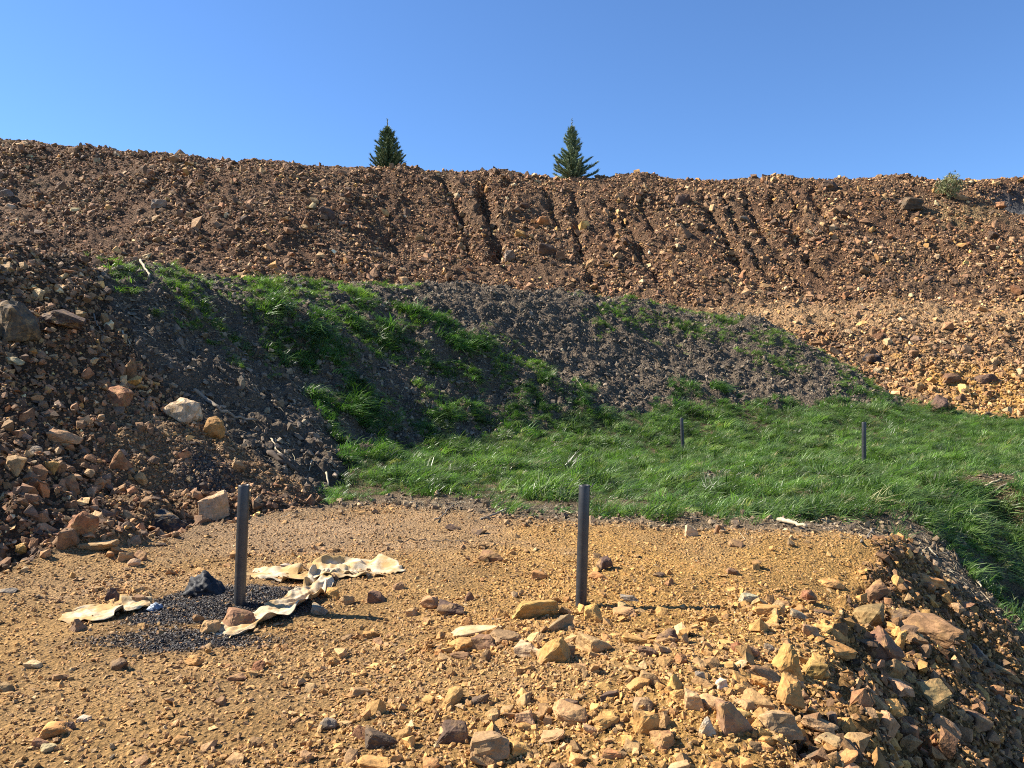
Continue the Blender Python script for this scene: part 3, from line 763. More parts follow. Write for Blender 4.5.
ROCKS = [
 # the cluster at the foot of the bare post
 (534, 608, 50, 24, 'ochre', 'slab', 'largest of the pile beside the bare post'), (560, 622, 32, 18, 'mauve', 'slab', 'propped below the largest ochre slab'),
 (556, 650, 36, 28, 'ochre', 'block', 'heavy and pitted, lowest of the pile by the bare post'), (530, 648, 30, 15, 'cream', 'wedge', 'lying against the pitted ochre block'),
 (509, 634, 40, 12, 'olive', 'slab', 'leaning on the long cream slab'), (473, 630, 50, 10, 'cream', 'slab', 'long and thin beside the bare post pile'),
 (487, 641, 24, 13, 'brown', 'wedge', 'tucked under the long cream slab'), (462, 644, 24, 12, 'ochre', 'round', 'at the outer end of the slab pile'),
 (460, 654, 22, 9, 'brown', 'slab', 'brick-like at the front of the slab pile'), (466, 621, 14, 12, 'orange', 'slab', 'tilted on edge behind the long cream slab'),
 (502, 614, 14, 10, 'ochre', 'pyr', 'just outside the largest slab'), (430, 602, 17, 14, 'tan', 'round', 'resting alone between cloth and slab pile'),
 (452, 608, 26, 13, 'dark', 'wedge', 'with mauve top behind the slab pile'), (470, 596, 12, 10, 'brown', 'pyr', 'standing upright behind the slab pile'),
 (439, 653, 9, 8, 'orange', 'block', 'small, outside the slab pile'), (541, 575, 18, 9, 'orange', 'wedge', 'on clean gravel behind the bare post pile'),
 (592, 614, 18, 17, 'ochre', 'block', 'leaning at the base of the bare post'), (600, 575, 21, 11, 'orange', 'slab', 'with a brown stone sitting on it'),
 (604, 566, 15, 9, 'dark', 'block', 'sitting on the orange slab behind the bare post', None, .03), (629, 597, 17, 7, 'grey', 'slab', 'thin, beyond the bare post'),
 (625, 610, 25, 9, 'tan', 'slab', 'in the shadow line of the bare post'), (595, 643, 30, 18, 'tan', 'wedge', 'below the base of the bare post'),
 (634, 639, 25, 12, 'ochre', 'slab', 'below the shadow of the bare post'), (667, 636, 18, 15, 'dark', 'block', 'square, below the shadow of the bare post'),
 (648, 651, 20, 9, 'brown', 'wedge', 'in front of the square dark block'), (663, 649, 16, 7, 'cream', 'slab', 'small, in front of the square dark block'),
 (680, 659, 15, 11, 'orange', 'block', 'on the stony swell past the square dark block'), (671, 582, 13, 8, 'rust', 'pyr', 'on smooth gravel beyond the bare post shadow'),
 (659, 574, 13, 6, 'dark', 'slab', 'on smooth gravel beyond the bare post shadow'), (490, 556, 26, 13, 'brown', 'wedge', 'large, alone on the sand near the wire'),
 (398, 586, 12, 8, 'tan', 'block', 'off the tip of the long cloth strip'),
 # towards the brink
 (770, 610, 27, 12, 'ochre', 'wedge', 'long, on the flat near the brink'), (747, 598, 18, 11, 'pale', 'block', 'half buried on the flat near the brink'),
 (799, 614, 18, 9, 'grey', 'wedge', 'beside the long ochre wedge'), (788, 660, 31, 36, 'ochre', 'pyr', 'tall like a tent, near the brink'),
 (750, 651, 18, 15, 'brown', 'block', 'behind the tall tent-shaped stone'), (738, 646, 13, 19, 'rust', 'slab', 'standing on edge behind the tall tent-shaped stone'),
 (769, 647, 11, 8, 'grey', 'wedge', 'small, behind the tall tent-shaped stone'), (813, 669, 21, 22, 'ochre', 'block', 'beside the tall tent-shaped stone'),
 (824, 675, 13, 7, 'ochre', 'round', 'oval, below the block beside the tent-shaped stone'), (810, 597, 17, 14, 'rust', 'block', 'at the brink above the maroon slab'),
 (732, 571, 13, 6, 'brown', 'wedge', 'alone on smooth ochre sand'), (821, 612, 30, 10, 'maroon', 'slab', 'wide, on the brink'),
 (811, 630, 17, 14, 'tan', 'wedge', 'on the brink below the maroon slab'), (830, 582, 24, 9, 'orange', 'slab', 'on the brink near the turf'),
 (737, 544, 17, 6, 'maroon', 'slab', 'on sand near the grass edge'), (692, 531, 13, 13, 'cream', 'wedge', 'pale chip standing at the grass edge'),
 (720, 529, 10, 12, 'brown', 'block', 'upright at the grass edge beside the pale chip'),
 # the bank
 (932, 580, 34, 13, 'orange', 'slab', 'broad, on the bank right under the turf'), (876, 591, 28, 18, 'maroon', 'block', 'high on the bank'),
 (868, 614, 36, 26, 'olive', 'block', 'large with grey face, high on the bank'), (928, 624, 52, 34, 'olive', 'slab', 'longest on the bank, lying downhill', -.75),
 (901, 618, 18, 19, 'dark', 'block', 'behind the longest slab on the bank'), (878, 642, 36, 22, 'maroon', 'block', 'dark and rough, below the large olive block'),
 (898, 636, 14, 28, 'ochre', 'slab', 'narrow, between the maroon block and the longest slab', 1.1), (889, 667, 24, 22, 'olive', 'block', 'upright in the middle of the bank'),
 (838, 648, 30, 14, 'ochre', 'slab', 'crumbling, at the brink over the bank'), (930, 600, 17, 7, 'ochre', 'slab', 'thin, below the broad orange slab'),
 (1005, 671, 26, 11, 'tan', 'slab', 'far down the bank towards the grass'), (979, 656, 22, 14, 'grey', 'wedge', 'far down the bank'),
 (916, 638, 20, 12, 'brown', 'block', 'beside the lower end of the longest slab'), (881, 722, 25, 21, 'tan', 'block', 'bright, low on the bank'),
 (900, 686, 25, 14, 'mauve', 'wedge', 'on the bank below the upright olive block'), (906, 730, 19, 18, 'maroon', 'block', 'beside the bright tan block low on the bank'),
 (942, 721, 33, 18, 'mauve', 'slab', 'wide trapezoid low on the bank'), (930, 692, 30, 18, 'olive', 'block', 'above the wide mauve slab'),
 (844, 758, 30, 9, 'orange', 'slab', 'at the brink beside the lowest stones'), (915, 758, 15, 15, 'tan', 'pyr', 'low on the bank below the maroon block'),
 (890, 740, 21, 10, 'ochre', 'wedge', 'low on the bank below the bright tan block'), (852, 767, 22, 8, 'mauve', 'slab', 'below the orange slab at the brink'),
 (979, 720, 25, 16, 'brown', 'wedge', 'furthest down the bank past the mauve slab'), (958, 606, 14, 8, 'tan', 'wedge', 'on the bank just under the turf edge'), (996, 690, 16, 10, 'rust', 'block', 'far down the bank in shade'),
 # the stony swell
 (454, 732, 29, 20, 'dark', 'block', 'brick-like, alone on gravel below the slab pile'), (490, 745, 40, 25, 'mauve', 'block', 'two-toned, beside the brick-like dark stone'),
 (480, 698, 21, 10, 'dark', 'slab', 'above the brick-like dark stone'), (494, 715, 15, 13, 'tan', 'round', 'above the two-toned block'),
 (525, 718, 19, 14, 'tan', 'block', 'above and past the two-toned block'), (551, 735, 28, 9, 'tan', 'slab', 'straight-edged, past the two-toned block'),
 (520, 747, 24, 13, 'ochre', 'wedge', 'touching the two-toned block'), (431, 764, 17, 10, 'orange', 'block', 'by the bottom edge below the brick-like stone'),
 (570, 712, 36, 15, 'tan', 'wedge', 'wide, with a small brown brick behind it'), (571, 703, 15, 7, 'dark', 'slab', 'small brick behind the wide tan wedge'),
 (646, 721, 25, 27, 'ochre', 'round', 'bright, with a dark pit in its face'), (665, 718, 14, 18, 'olive', 'slab', 'leaning on the bright pitted stone', .9),
 (608, 694, 21, 8, 'dark', 'slab', 'thin, above the bright pitted stone'), (638, 683, 21, 14, 'ochre', 'block', 'on top of the stony swell'),
 (650, 679, 22, 13, 'tan', 'wedge', 'on top of the stony swell'), (643, 703, 21, 11, 'mauve', 'block', 'just above the bright pitted stone'),
 (677, 682, 21, 17, 'ochre', 'pyr', 'on the swell above the white-topped stone'), (693, 699, 20, 19, 'tan', 'block', 'white-topped, on the swell'),
 (611, 752, 19, 8, 'orange', 'slab', 'in gravel below the bright pitted stone'), (663, 738, 23, 14, 'rust', 'block', 'crumbling, under the bright pitted stone'),
 (677, 765, 24, 9, 'mauve', 'slab', 'by the bottom edge below the crumbling stone'), (708, 726, 18, 19, 'pale', 'pyr', 'whitish, beside the big dark boulder'),
 (735, 715, 34, 36, 'maroon', 'wedge', 'big and dark, beside the whitish stone'), (777, 720, 41, 26, 'mauve', 'block', 'broad, carrying a yellow stone'),
 (785, 697, 25, 27, 'ochre', 'block', 'yellow, set on the broad mauve block', None, .05), (818, 722, 33, 17, 'tan', 'slab', 'beside the broad mauve block near the brink'),
 (803, 735, 15, 13, 'ochre', 'block', 'square, below the tan slab near the brink'), (768, 739, 21, 8, 'ochre', 'slab', 'narrow, below the broad mauve block'),
 (717, 766, 18, 8, 'ochre', 'round', 'by the bottom edge below the whitish stone'), (700, 677, 11, 13, 'grey', 'wedge', 'upright above the white-topped stone'),
 (721, 683, 13, 12, 'pale', 'block', 'above the big dark boulder'), (797, 682, 15, 9, 'tan', 'wedge', 'below the tall tent-shaped stone'),
 (610, 722, 12, 9, 'brown', 'block', 'between the wide tan wedge and the bright pitted stone'), (590, 728, 15, 8, 'tan', 'wedge', 'below the wide tan wedge'),
 (628, 740, 14, 9, 'ochre', 'block', 'under the bright pitted stone on its outer side'), (756, 746, 13, 8, 'brown', 'wedge', 'below the big dark boulder'),
 # open gravel on the other side
 (119, 664, 19, 12, 'dark', 'round', 'at the fringe of the black grit'), (57, 729, 31, 13, 'ochre', 'wedge', 'long, in a row of stones across bare gravel'),
 (70, 727, 12, 10, 'dark', 'block', 'touching the long ochre wedge on bare gravel'), (34, 664, 15, 7, 'cream', 'wedge', 'slanting, on bare gravel near the cloth scrap'),
 (6, 688, 14, 8, 'tan', 'wedge', 'half out of the picture on bare gravel'), (60, 677, 15, 7, 'brown', 'wedge', 'on bare gravel below the cloth scrap'),
 (48, 748, 14, 9, 'cream', 'round', 'below the long ochre wedge'), (40, 743, 13, 9, 'brown', 'wedge', 'below the long ochre wedge'),
 (85, 719, 17, 5, 'pale', 'slab', 'thin white sliver behind the long ochre wedge'), (195, 660, 19, 10, 'ochre', 'round', 'in gravel below the black grit'),
 (180, 741, 15, 8, 'orange', 'block', 'alone on bare gravel'), (328, 724, 18, 13, 'grey', 'round', 'like a ball on bare gravel'),
 (380, 738, 31, 13, 'dark', 'wedge', 'hump-backed above the large orange slab'), (362, 732, 17, 14, 'maroon', 'block', 'behind the hump-backed dark stone'),
 (376, 761, 42, 15, 'orange', 'slab', 'large, cut by the bottom edge'), (259, 665, 13, 10, 'rust', 'block', 'in gravel below the brown cloth weight'),
 (237, 676, 21, 7, 'maroon', 'slab', 'in gravel below the brown cloth weight'), (335, 661, 12, 8, 'ochre', 'wedge', 'on gravel below the long cloth strip'),
 (360, 691, 19, 9, 'tan', 'wedge', 'on gravel above the ball-like grey stone'), (257, 742, 15, 8, 'brown', 'wedge', 'on bare gravel away from the ball-like stone'),
 (222, 702, 12, 8, 'brown', 'block', 'alone in the middle of bare gravel'), (305, 756, 13, 8, 'tan', 'block', 'near the bottom edge before the orange slab'),
 # around the cloth
 (238, 619, 31, 18, 'brown', 'block', 'weighing down the cloth in front of the grit post'), (210, 627, 17, 13, 'tan', 'round', 'beside the brown stone that weighs the cloth down'),
 (198, 618, 12, 8, 'olive', 'round', 'in black grit before the post'), (287, 566, 14, 7, 'pale', 'slab', 'on sand behind the cloth strip'),
 (333, 593, 17, 12, 'ochre', 'block', 'against the bend of the cloth strip'), (319, 609, 19, 10, 'grey', 'wedge', 'outside the bend of the cloth strip'),
 (377, 597, 17, 12, 'brown', 'wedge', 'below the free end of the cloth strip'), (346, 600, 17, 10, 'tan', 'block', 'below the middle of the cloth strip'),
 (334, 577, 9, 7, 'brown', 'block', 'small, lying on the cloth strip'), (113, 594, 17, 13, 'dark', 'pyr', 'behind the small cloth scrap'),
 (122, 603, 21, 9, 'tan', 'slab', 'touching the small cloth scrap'), (142, 600, 15, 10, 'brown', 'wedge', 'between the small cloth scrap and the black bag'),
 (78, 624, 15, 13, 'mauve', 'pyr', 'weighing down the small cloth scrap'), (8, 590, 17, 5, 'grey', 'slab', 'on bare gravel below the shaded heap'),
 (372, 634, 15, 8, 'ochre', 'wedge', 'on gravel between cloth strip and slab pile'), (412, 612, 11, 8, 'tan', 'wedge', 'beside the lone rounded tan stone'),
 # foot of the shaded heap
 (98, 544, 40, 13, 'tan', 'slab', 'long, at the foot of the shaded heap'), (69, 536, 19, 20, 'brown', 'block', 'upright at the foot of the shaded heap'),
 (82, 522, 27, 20, 'rust', 'block', 'above the long slab at the heap foot'), (24, 548, 12, 11, 'ochre', 'round', 'in dark rubble at the heap foot'),
 (126, 556, 15, 9, 'tan', 'wedge', 'in the little row below the long slab'), (141, 556, 15, 10, 'brown', 'block', 'in the little row below the long slab'), (134, 562, 12, 8, 'cream', 'round', 'in the little row below the long slab'),
 (118, 550, 12, 8, 'orange', 'slab', 'in the little row below the long slab'), (161, 544, 12, 4, 'dark', 'slab', 'alone on the sand by the black rock'),
 (170, 521, 36, 19, 'black', 'wedge', 'at the heap foot beside the cream block'), (215, 505, 29, 27, 'cream', 'block', 'pale and square, behind the grit post'),
 (181, 410, 35, 27, 'cream', 'round', 'whitish, largest where heap meets soil mound', 'B'), (213, 427, 20, 22, 'ochre', 'round', 'egg-like, below the whitish boulder'),
 (128, 368, 19, 24, 'maroon', 'pyr', 'standing where heap meets soil mound'), (118, 395, 28, 17, 'rust', 'block', 'below the standing maroon stone'), (104, 385, 13, 11, 'rust', 'round', 'above the rust red block on the heap'),
 (14, 318, 42, 34, 'dark', 'block', 'huge and half buried, high on the shaded heap', 'B'), (64, 316, 46, 19, 'dark', 'slab', 'broad, beside the huge dark boulder'),
 (6, 265, 18, 9, 'tan', 'slab', 'on the very top of the shaded heap'), (37, 293, 13, 11, 'cream', 'block', 'above the broad dark slab on the heap'), (59, 289, 11, 7, 'tan', 'wedge', 'near the top of the shaded heap'),
 (14, 359, 19, 9, 'cream', 'slab', 'below the huge dark boulder'), (108, 324, 9, 8, 'cream', 'block', 'small, on dark soil at the heap top'),
 (15, 463, 21, 14, 'tan', 'block', 'bright, half way up the shaded heap'), (50, 465, 14, 11, 'ochre', 'block', 'beside the bright tan block on the heap'), (64, 436, 30, 13, 'tan', 'wedge', 'long, half way up the shaded heap'),
 (120, 458, 19, 18, 'rust', 'pyr', 'at the fringe of fine stones on the heap'), (140, 477, 13, 11, 'tan', 'block', 'at the fringe of fine stones on the heap'), (70, 484, 19, 14, 'rust', 'wedge', 'in the lower shaded heap'),
 (42, 488, 15, 10, 'orange', 'wedge', 'in the lower shaded heap'), (31, 497, 13, 14, 'brown', 'slab', 'on edge in the lower shaded heap'), (35, 451, 13, 11, 'grey', 'block', 'half way up the shaded heap'),
 (237, 465, 14, 11, 'mauve', 'block', 'crumbly, above the pale square block'), (454, 527, 15, 7, 'dark', 'slab', 'peaty, at the grass edge'), (478, 531, 19, 6, 'dark', 'slab', 'peaty and longer, at the grass edge'),
 # the long slope
 (543, 220, 17, 12, 'orange', 'block', 'on the long slope beside the deep furrow'), (521, 233, 15, 9, 'ochre', 'wedge', 'on the long slope below the orange block'), (510, 254, 15, 14, 'grey', 'block', 'dark, below the deep furrow'),
 (548, 248, 25, 16, 'dark', 'wedge', 'standing in for a dark hole among rocks on the long slope'), (560, 254, 13, 11, 'maroon', 'block', 'beside the dark wedge that stands in for the hole'), (525, 204, 15, 9, 'dark', 'slab', 'high on the long slope past the deep furrow'),  # dark wedge: shade of a hole among rocks, drawn as a dark stone
 (619, 195, 12, 8, 'tan', 'block', 'bright, high on the long slope'), (682, 199, 21, 16, 'dark', 'block', 'high on the long slope above the maroon one'), (683, 230, 21, 16, 'maroon', 'pyr', 'in the middle of the long slope'),
 (700, 226, 15, 11, 'dark', 'block', 'beside the pointed maroon stone'), (744, 217, 13, 8, 'grey', 'slab', 'beside a furrow on the long slope'), (670, 256, 15, 10, 'brown', 'block', 'below the pointed maroon stone'),
 (909, 202, 32, 15, 'dark', 'block', 'big, standing in for a dark hollow near the crest by the green shrub', 'B'), (829, 184, 20, 9, 'dark', 'block', 'right under the crest'), (994, 235, 15, 9, 'dark', 'wedge', 'below the grey scoop'),  # boulder by the shrub: dark rock in place of a hollow's shade
 (160, 203, 19, 11, 'grey', 'block', 'on the slope above the grassy crest'), (327, 213, 24, 14, 'dark', 'block', 'on the slope below the first fir'), (62, 185, 15, 10, 'brown', 'block', 'high on the slope above the shaded heap'),
 (6, 192, 14, 11, 'grey', 'block', 'high on the slope at the picture edge'), (11, 205, 13, 7, 'cream', 'slab', 'on the slope at the picture edge'), (217, 207, 13, 8, 'mauve', 'slab', 'on the slope between heap and fir'),
 (305, 222, 12, 14, 'rust', 'pyr', 'on the slope below the tiny sprout'), (147, 255, 15, 7, 'cream', 'slab', 'just behind the crest of the soil mound'), (245, 218, 11, 8, 'dark', 'block', 'in the middle of the slope'),
 (420, 236, 11, 8, 'tan', 'wedge', 'on the slope before the deep furrow'), (590, 262, 12, 8, 'tan', 'block', 'low on the slope behind the soil mound'),
 # the low slope behind the grass
 (939, 402, 21, 16, 'dark', 'block', 'at the foot of the low slope by the grass'), (950, 376, 26, 12, 'maroon', 'slab', 'in the low slope above the grass'), (985, 376, 27, 14, 'dark', 'slab', 'beside the maroon slab in the low slope'),
 (872, 358, 20, 14, 'black', 'block', 'standing in for a shaded hollow of the low slope beside the mound'), (877, 370, 13, 8, 'cream', 'block', 'below the black hollow stand-in by the mound'), (988, 393, 13, 10, 'brown', 'pyr', 'above the orange dirt'),  # the black block gives the shade of a hollow by its colour
 (961, 396, 12, 9, 'dark', 'pyr', 'beside the orange dirt'), (988, 414, 12, 9, 'dark', 'block', 'at the grass below the orange dirt'), (888, 341, 12, 9, 'cream', 'wedge', 'bright, high in the low slope'),
 (993, 361, 15, 10, 'tan', 'block', 'behind the dark slab in the low slope'), (982, 308, 15, 7, 'orange', 'slab', 'on the bench above the low slope'), (920, 385, 12, 8, 'tan', 'wedge', 'in the low slope by the grass'),
]
for R in ROCKS:
    px, py, w, h, col, shape, where = R[:7]
    kind = 'boulder' if len(R) > 7 and R[7] == 'B' else 'stone'
    turn = R[7] if len(R) > 7 and isinstance(R[7], float) else None
    lift = R[8] if len(R) > 8 else 0.0
    d_ = hit(px, py)[1]
    grp = 'rocks on the gravel yard' if d_ < 9.5 and px > 0 and py > 515 else ('rocks of the slopes' if d_ > 20 else 'rocks of the shaded heap')
    rock(px, py, w, h, col, shape, where, kind, grp, turn, 0.75 if 850 < px and py > 560 else 0.5, None, lift)

# broken stones of the heaps: the larger ones singly, the small rest as one mass
pos, nn = spots((W['plat'] + .5 * W['bank']) * piles * 36, 520)
n = len(pos); s_ = power_sizes(n, .05, .14, 2.6)
size = np.stack([s_ * np.exp(rng.normal(0, .2, n)), s_ * np.exp(rng.normal(0, .2, n)), s_ * .45 * np.exp(rng.normal(0, .25, n))], -1)
turn = align_euler(nn, rng.uniform(0, 6.28, n), np.full(n, .3))
pc = palette(n, yc, [6, 2, 2, 3, .15, .3, .1, .6], .25) * .7 + .3 * sample(soilcol, pos[:, 0], pos[:, 1])
pos = pos + nn * size[:, 2:3] * .2
order_ = np.argsort(-(s_ / pos[:, 1]))
inview = [k for k in order_ if abs(pos[k, 0] / pos[k, 1]) < .66 and CAM_Z - pos[k, 2] < .49 * pos[k, 1] and pos[k, 1] > 2.5][:80]
shared = [rock_mesh('rock', 900 + k, ('block', 'slab', 'wedge', 'slab')[k % 4]) for k in range(12)]
for m_ in shared: m_.materials.append(M_ROCK)
for q, k in enumerate(inview):
    o = link('rock', shared[q % 12])
    o.location = pos[k]; o.rotation_euler = turn[k]; o.scale = size[k]; o.color = (*np.clip(pc[k], 0, .7), 1)
    x_, y_ = pos[k, 0], pos[k, 1]
    e_ = x_ - np.interp(y_, [p[1] for p in EDGE], [p[0] for p in EDGE])
    cw = CWORD[min(('ochre', 'tan', 'orange', 'brown', 'dark', 'cream', 'rust'), key=lambda z: np.abs(np.array(K[z]) - pc[k]).sum())]
    sh_ = ('small' if s_[k] < .07 else 'large') + ' ' + ('blocky', 'flat', 'wedge-shaped', 'flat')[q % 4] + ' ' + cw
    if e_ > -.35: tag(o, sh_ + " stone lying loose along the brink and upper bank", "rock", "loose stones along the brink")
    elif y_ > 4.25 and x_ < 1.0: tag(o, sh_ + " stone lying loose in the pile below the bare post", "rock", "loose stones below the bare post")
    else: tag(o, sh_ + " stone lying loose on the stony swell before the brink", "rock", "loose stones on the stony swell")
rest = np.setdiff1d(np.arange(n), inview)
scatter("pile_rubble", STONES, pos[rest], turn[rest], size[rest] * np.array([1, 1, 1.3]), pc[rest], M_STONE, "small broken ochre stones heaped around the bare post and along the brink", "stones")

# ------------------------------------------------------------------ posts
M_POST = plain_material("dark_pipe", (.028, .030, .033), rough=0.42, var=0.3, scale=14, spec=0.5, bstr=0.05, bdist=0.001, col2=(.07, .066, .06), c2scale=9, c2lo=.56, c2hi=.75)
def tube_ring(bm, c, r, n, ax=None):
    return [bm.verts.new((c[0] + r * math.cos(2 * math.pi * k / n), c[1] + r * math.sin(2 * math.pi * k / n), c[2])) for k in range(n)]
def post(px, py, top_px, top_py, radius, label):
    bx, by, bz = hit(px, py)
    h = (py - top_py) / F * by; lean = (top_px - px) / F * by
    bm = bmesh.new(); n = 24; wall = .006
    rings = []
    for z, r in ((-.25, radius), (0.0, radius), (h * .33, radius), (h * .66, radius), (h - .006, radius), (h, radius - .002), (h, radius - wall), (h - .12, radius - wall)):
        rings.append(tube_ring(bm, (lean * max(z, 0) / h, 0, z), r, n))
    for a_, b_ in zip(rings, rings[1:]):
        for k in range(n): bm.faces.new((a_[k], a_[(k + 1) % n], b_[(k + 1) % n], b_[k]))
    bm.faces.new(rings[-1])
    me = bpy.data.meshes.new("pipe"); bm.to_mesh(me); bm.free()
    for f in me.polygons: f.use_smooth = len(f.vertices) == 4
    root = bpy.data.objects.new("post", None); COL.objects.link(root); root.location = (bx, by, bz); root.empty_display_size = .1
    link("pipe", me, M_POST, root)
    tag(root, label, "post", "dark pipe posts")
    return root, h, lean
post(239.5, 604, 244, 485, .040, "dark pipe post standing in the black grit between the cloths")
proot, ph, plean = post(581, 605, 584.5, 485, .040, "dark pipe post with a wire end at its top, ringed by ochre stones")
post(683, 452, 681.5, 418, .042, "shorter-looking dark pipe post deep in the grass below the soil mound")
post(864, 466, 864, 422, .042, "dark pipe post in the grass near the low stony slope")

def tube_along(name, pts, radii, mat, parent=None, n=7, wobble=0.0, seed=1):
    r = np.random.default_rng(seed)
    pts = [Vector(p) for p in pts]
    if wobble:
        fine = []
        for i in range(len(pts) - 1):
            for t in (0, .25, .5, .75): fine.append((pts[i].lerp(pts[i + 1], t), radii[i] + (radii[i + 1] - radii[i]) * t))
        fine.append((pts[-1], radii[-1]))
        pts = [p + Vector(r.normal(0, wobble, 3).tolist()) for p, _ in fine]; radii = [float(q * (1 + r.normal(0, .12))) for _, q in fine]
    radii = [float(q) for q in radii]
    bm = bmesh.new(); rings = []
    for i, p in enumerate(pts):
        t = (pts[min(i + 1, len(pts) - 1)] - pts[max(i - 1, 0)]).normalized()
        s = t.cross(Vector((0.1, 0.2, 1))).normalized(); u_ = s.cross(t)
        rings.append([bm.verts.new(p + radii[i] * (s * math.cos(2 * math.pi * k / n) + u_ * math.sin(2 * math.pi * k / n))) for k in range(n)])
    for a_, b_ in zip(rings, rings[1:]):
        for k in range(n): bm.faces.new((a_[k], a_[(k + 1) % n], b_[(k + 1) % n], b_[k]))
    bm.faces.new(rings[0][::-1]); bm.faces.new(rings[-1])
    me = bpy.data.meshes.new(name); bm.to_mesh(me); bm.free()
    for f in me.polygons: f.use_smooth = True
    return link(name, me, mat, parent)
tube_along("wire_end", [(plean + .02, -.01, ph - .05), (plean + .03, -.012, ph - .005), (plean + .05, -.015, ph - .012), (plean + .062, -.012, ph + .012)], [.005] * 4, M_POST, proot, n=6)

# ------------------------------------------------------------------ torn cloth, bag, wire, sticks
def cloth_material():
    m = plain_material("felt_cloth", (.54, .445, .30), rough=0.9, var=0.15, scale=30, spec=0.1, bstr=0.5, bdist=0.006, col2=(.40, .26, .11), c2scale=4.2, c2lo=.40, c2hi=.56)
    return m
M_CLOTH = cloth_material()
def cloth(name, spine, widths, folds, seed, label, curl=0.0):
    """spine: picture spots on the ground; widths in metres; folds: height of the wrinkles"""
    pts = np.array([hit(*p) for p in spine]); s = np.r_[0, np.cumsum(np.linalg.norm(np.diff(pts[:, :2], axis=0), axis=1))]
    NS, NT = 130, 40
    ss = np.linspace(0, s[-1], NS); ts = np.linspace(-.5, .5, NT)
    cx = np.interp(ss, s, pts[:, 0]); cy = np.interp(ss, s, pts[:, 1])
    for _ in range(10):
        cx[1:-1] = (cx[:-2] + 2 * cx[1:-1] + cx[2:]) / 4; cy[1:-1] = (cy[:-2] + 2 * cy[1:-1] + cy[2:]) / 4
    wd = np.interp(ss, s, widths); fo = np.interp(ss, s, folds)
    tx = np.gradient(cx); ty = np.gradient(cy); L_ = np.hypot(tx, ty); nx, ny = -ty / L_, tx / L_
    S, T = np.meshgrid(ss, ts, indexing='ij')
    torn = .20 * noise(S * 5 + seed, np.sign(T) * 3.3 + seed) + .07 * noise(S * 17 + seed, np.sign(T) * 5.1)
    Wd = wd[:, None] * T * (1 + torn * np.abs(T) * 2)
    X = cx[:, None] + nx[:, None] * Wd + .02 * noise(S * 4, T * 2 + seed); Y = cy[:, None] + ny[:, None] * Wd + .02 * noise(S * 4 + 9, T * 2 + seed)
    q = S * 5.5 + 2.2 * T
    crease = (1 - 2.6 * np.abs(noise(q + seed, T * 1.3 + seed))) + .28 * (1 - 2.6 * np.abs(noise(S * 9 - T * 4 + seed, T * 1.6 + seed))) + .08 * noise(S * 22, T * 6 + seed)
    lift = fo[:, None] * np.clip(.22 + .45 * crease, -.4, 1.1)
    rim = curl * sstep(.25, .5, T * np.sign(noise(S * 2.1 + seed, T * 0 + 2.2))) * (.6 + noise(S * 6 + seed, T * 0))
    Z = sample(GZ, X, Y) + .008 + lift + rim - .028 * sstep(.12, .40, noise(S * 3.1 + seed + 7, T * 1.6 + seed))
    i = np.arange(NS * NT).reshape(NS, NT)
    me = mesh_np(name, np.stack([X, Y, Z], -1).reshape(-1, 3), np.stack([i[:-1, :-1], i[1:, :-1], i[1:, 1:], i[:-1, 1:]], -1).reshape(-1, 4), smooth=True)
    o = link(name, me, M_CLOTH)
    md = o.modifiers.new("thickness", 'SOLIDIFY'); md.thickness = .0025; md.offset = 1
    return tag(o, label, "cloth", "torn pale cloths by the post")
cloth("cloth", [(244, 575), (268, 577), (296, 579), (322, 574), (350, 568), (376, 571), (395, 574)], [.26, .40, .30, .46, .62, .46, .26], [.018, .02, .02, .05, .075, .03, .015], 4, "long pale cloth strip with a brown folded hump behind the black grit", .05)
cloth("cloth", [(324, 574), (318, 586), (306, 598), (290, 608), (268, 617), (248, 625), (230, 632), (212, 634)], [.16, .20, .20, .26, .32, .32, .28, .12], [.05, .045, .04, .035, .03, .02, .02, .015], 9, "pale twisted cloth strip running down to the brown stone before the post", .06)
cloth("cloth", [(62, 618), (84, 616), (108, 614), (130, 609), (152, 605)], [.22, .42, .40, .30, .12], [.015, .03, .03, .05, .03], 14, "small sand-coloured cloth scrap apart from the black grit", .05)

def lump(name, px, py, w, h, mat, label, cat, seed, amp=.22):
    b_ = hit(px, py + h * .4); wm = w / F * b_[1]; hm = h / F * b_[1]
    bm = bmesh.new(); bmesh.ops.create_icosphere(bm, subdivisions=4, radius=1)
    for v in bm.verts:
        q = v.co.normalized()
        n_ = float(noise(np.array(q.x * 1.7 + q.z * 1.1 + seed), np.array(q.y * 1.7 - q.z + seed)))
        n2 = abs(float(noise(np.array(q.x * 4 + q.z * 2 + seed), np.array(q.y * 4 - q.z * 3 + seed))))
        v.co = q * (1 + amp * n_ - amp * 1.3 * n2)
        v.co.z = max(v.co.z, -.35)
        v.co.x *= 1 + .25 * (-v.co.z)
    me = bpy.data.meshes.new(name); bm.to_mesh(me); bm.free()
    for f in me.polygons: f.use_smooth = True
    o = link(name, me, mat)
    o.location = (b_[0], b_[1], b_[2] + hm * .22); o.scale = (wm * .5, wm * .38, hm * .78)
    return tag(o, label, cat)
M_BAG = plain_material("black_plastic", (.012, .013, .016), rough=0.72, var=.2, scale=12, spec=.5, bstr=.5, bdist=.01)
lump("plastic_bag", 204, 586, 40, 19, M_BAG, "crumpled black plastic bag at the back of the grit", "bag", 3.3, .34)
M_BLUE = plain_material("blue_plastic", (.22, .27, .33), rough=.4, var=.3, scale=30)
lump("plastic_scrap", 156, 607, 13, 7, M_BLUE, "small bluish plastic scrap beside the cloth scrap", "scrap", 8.1, .5)

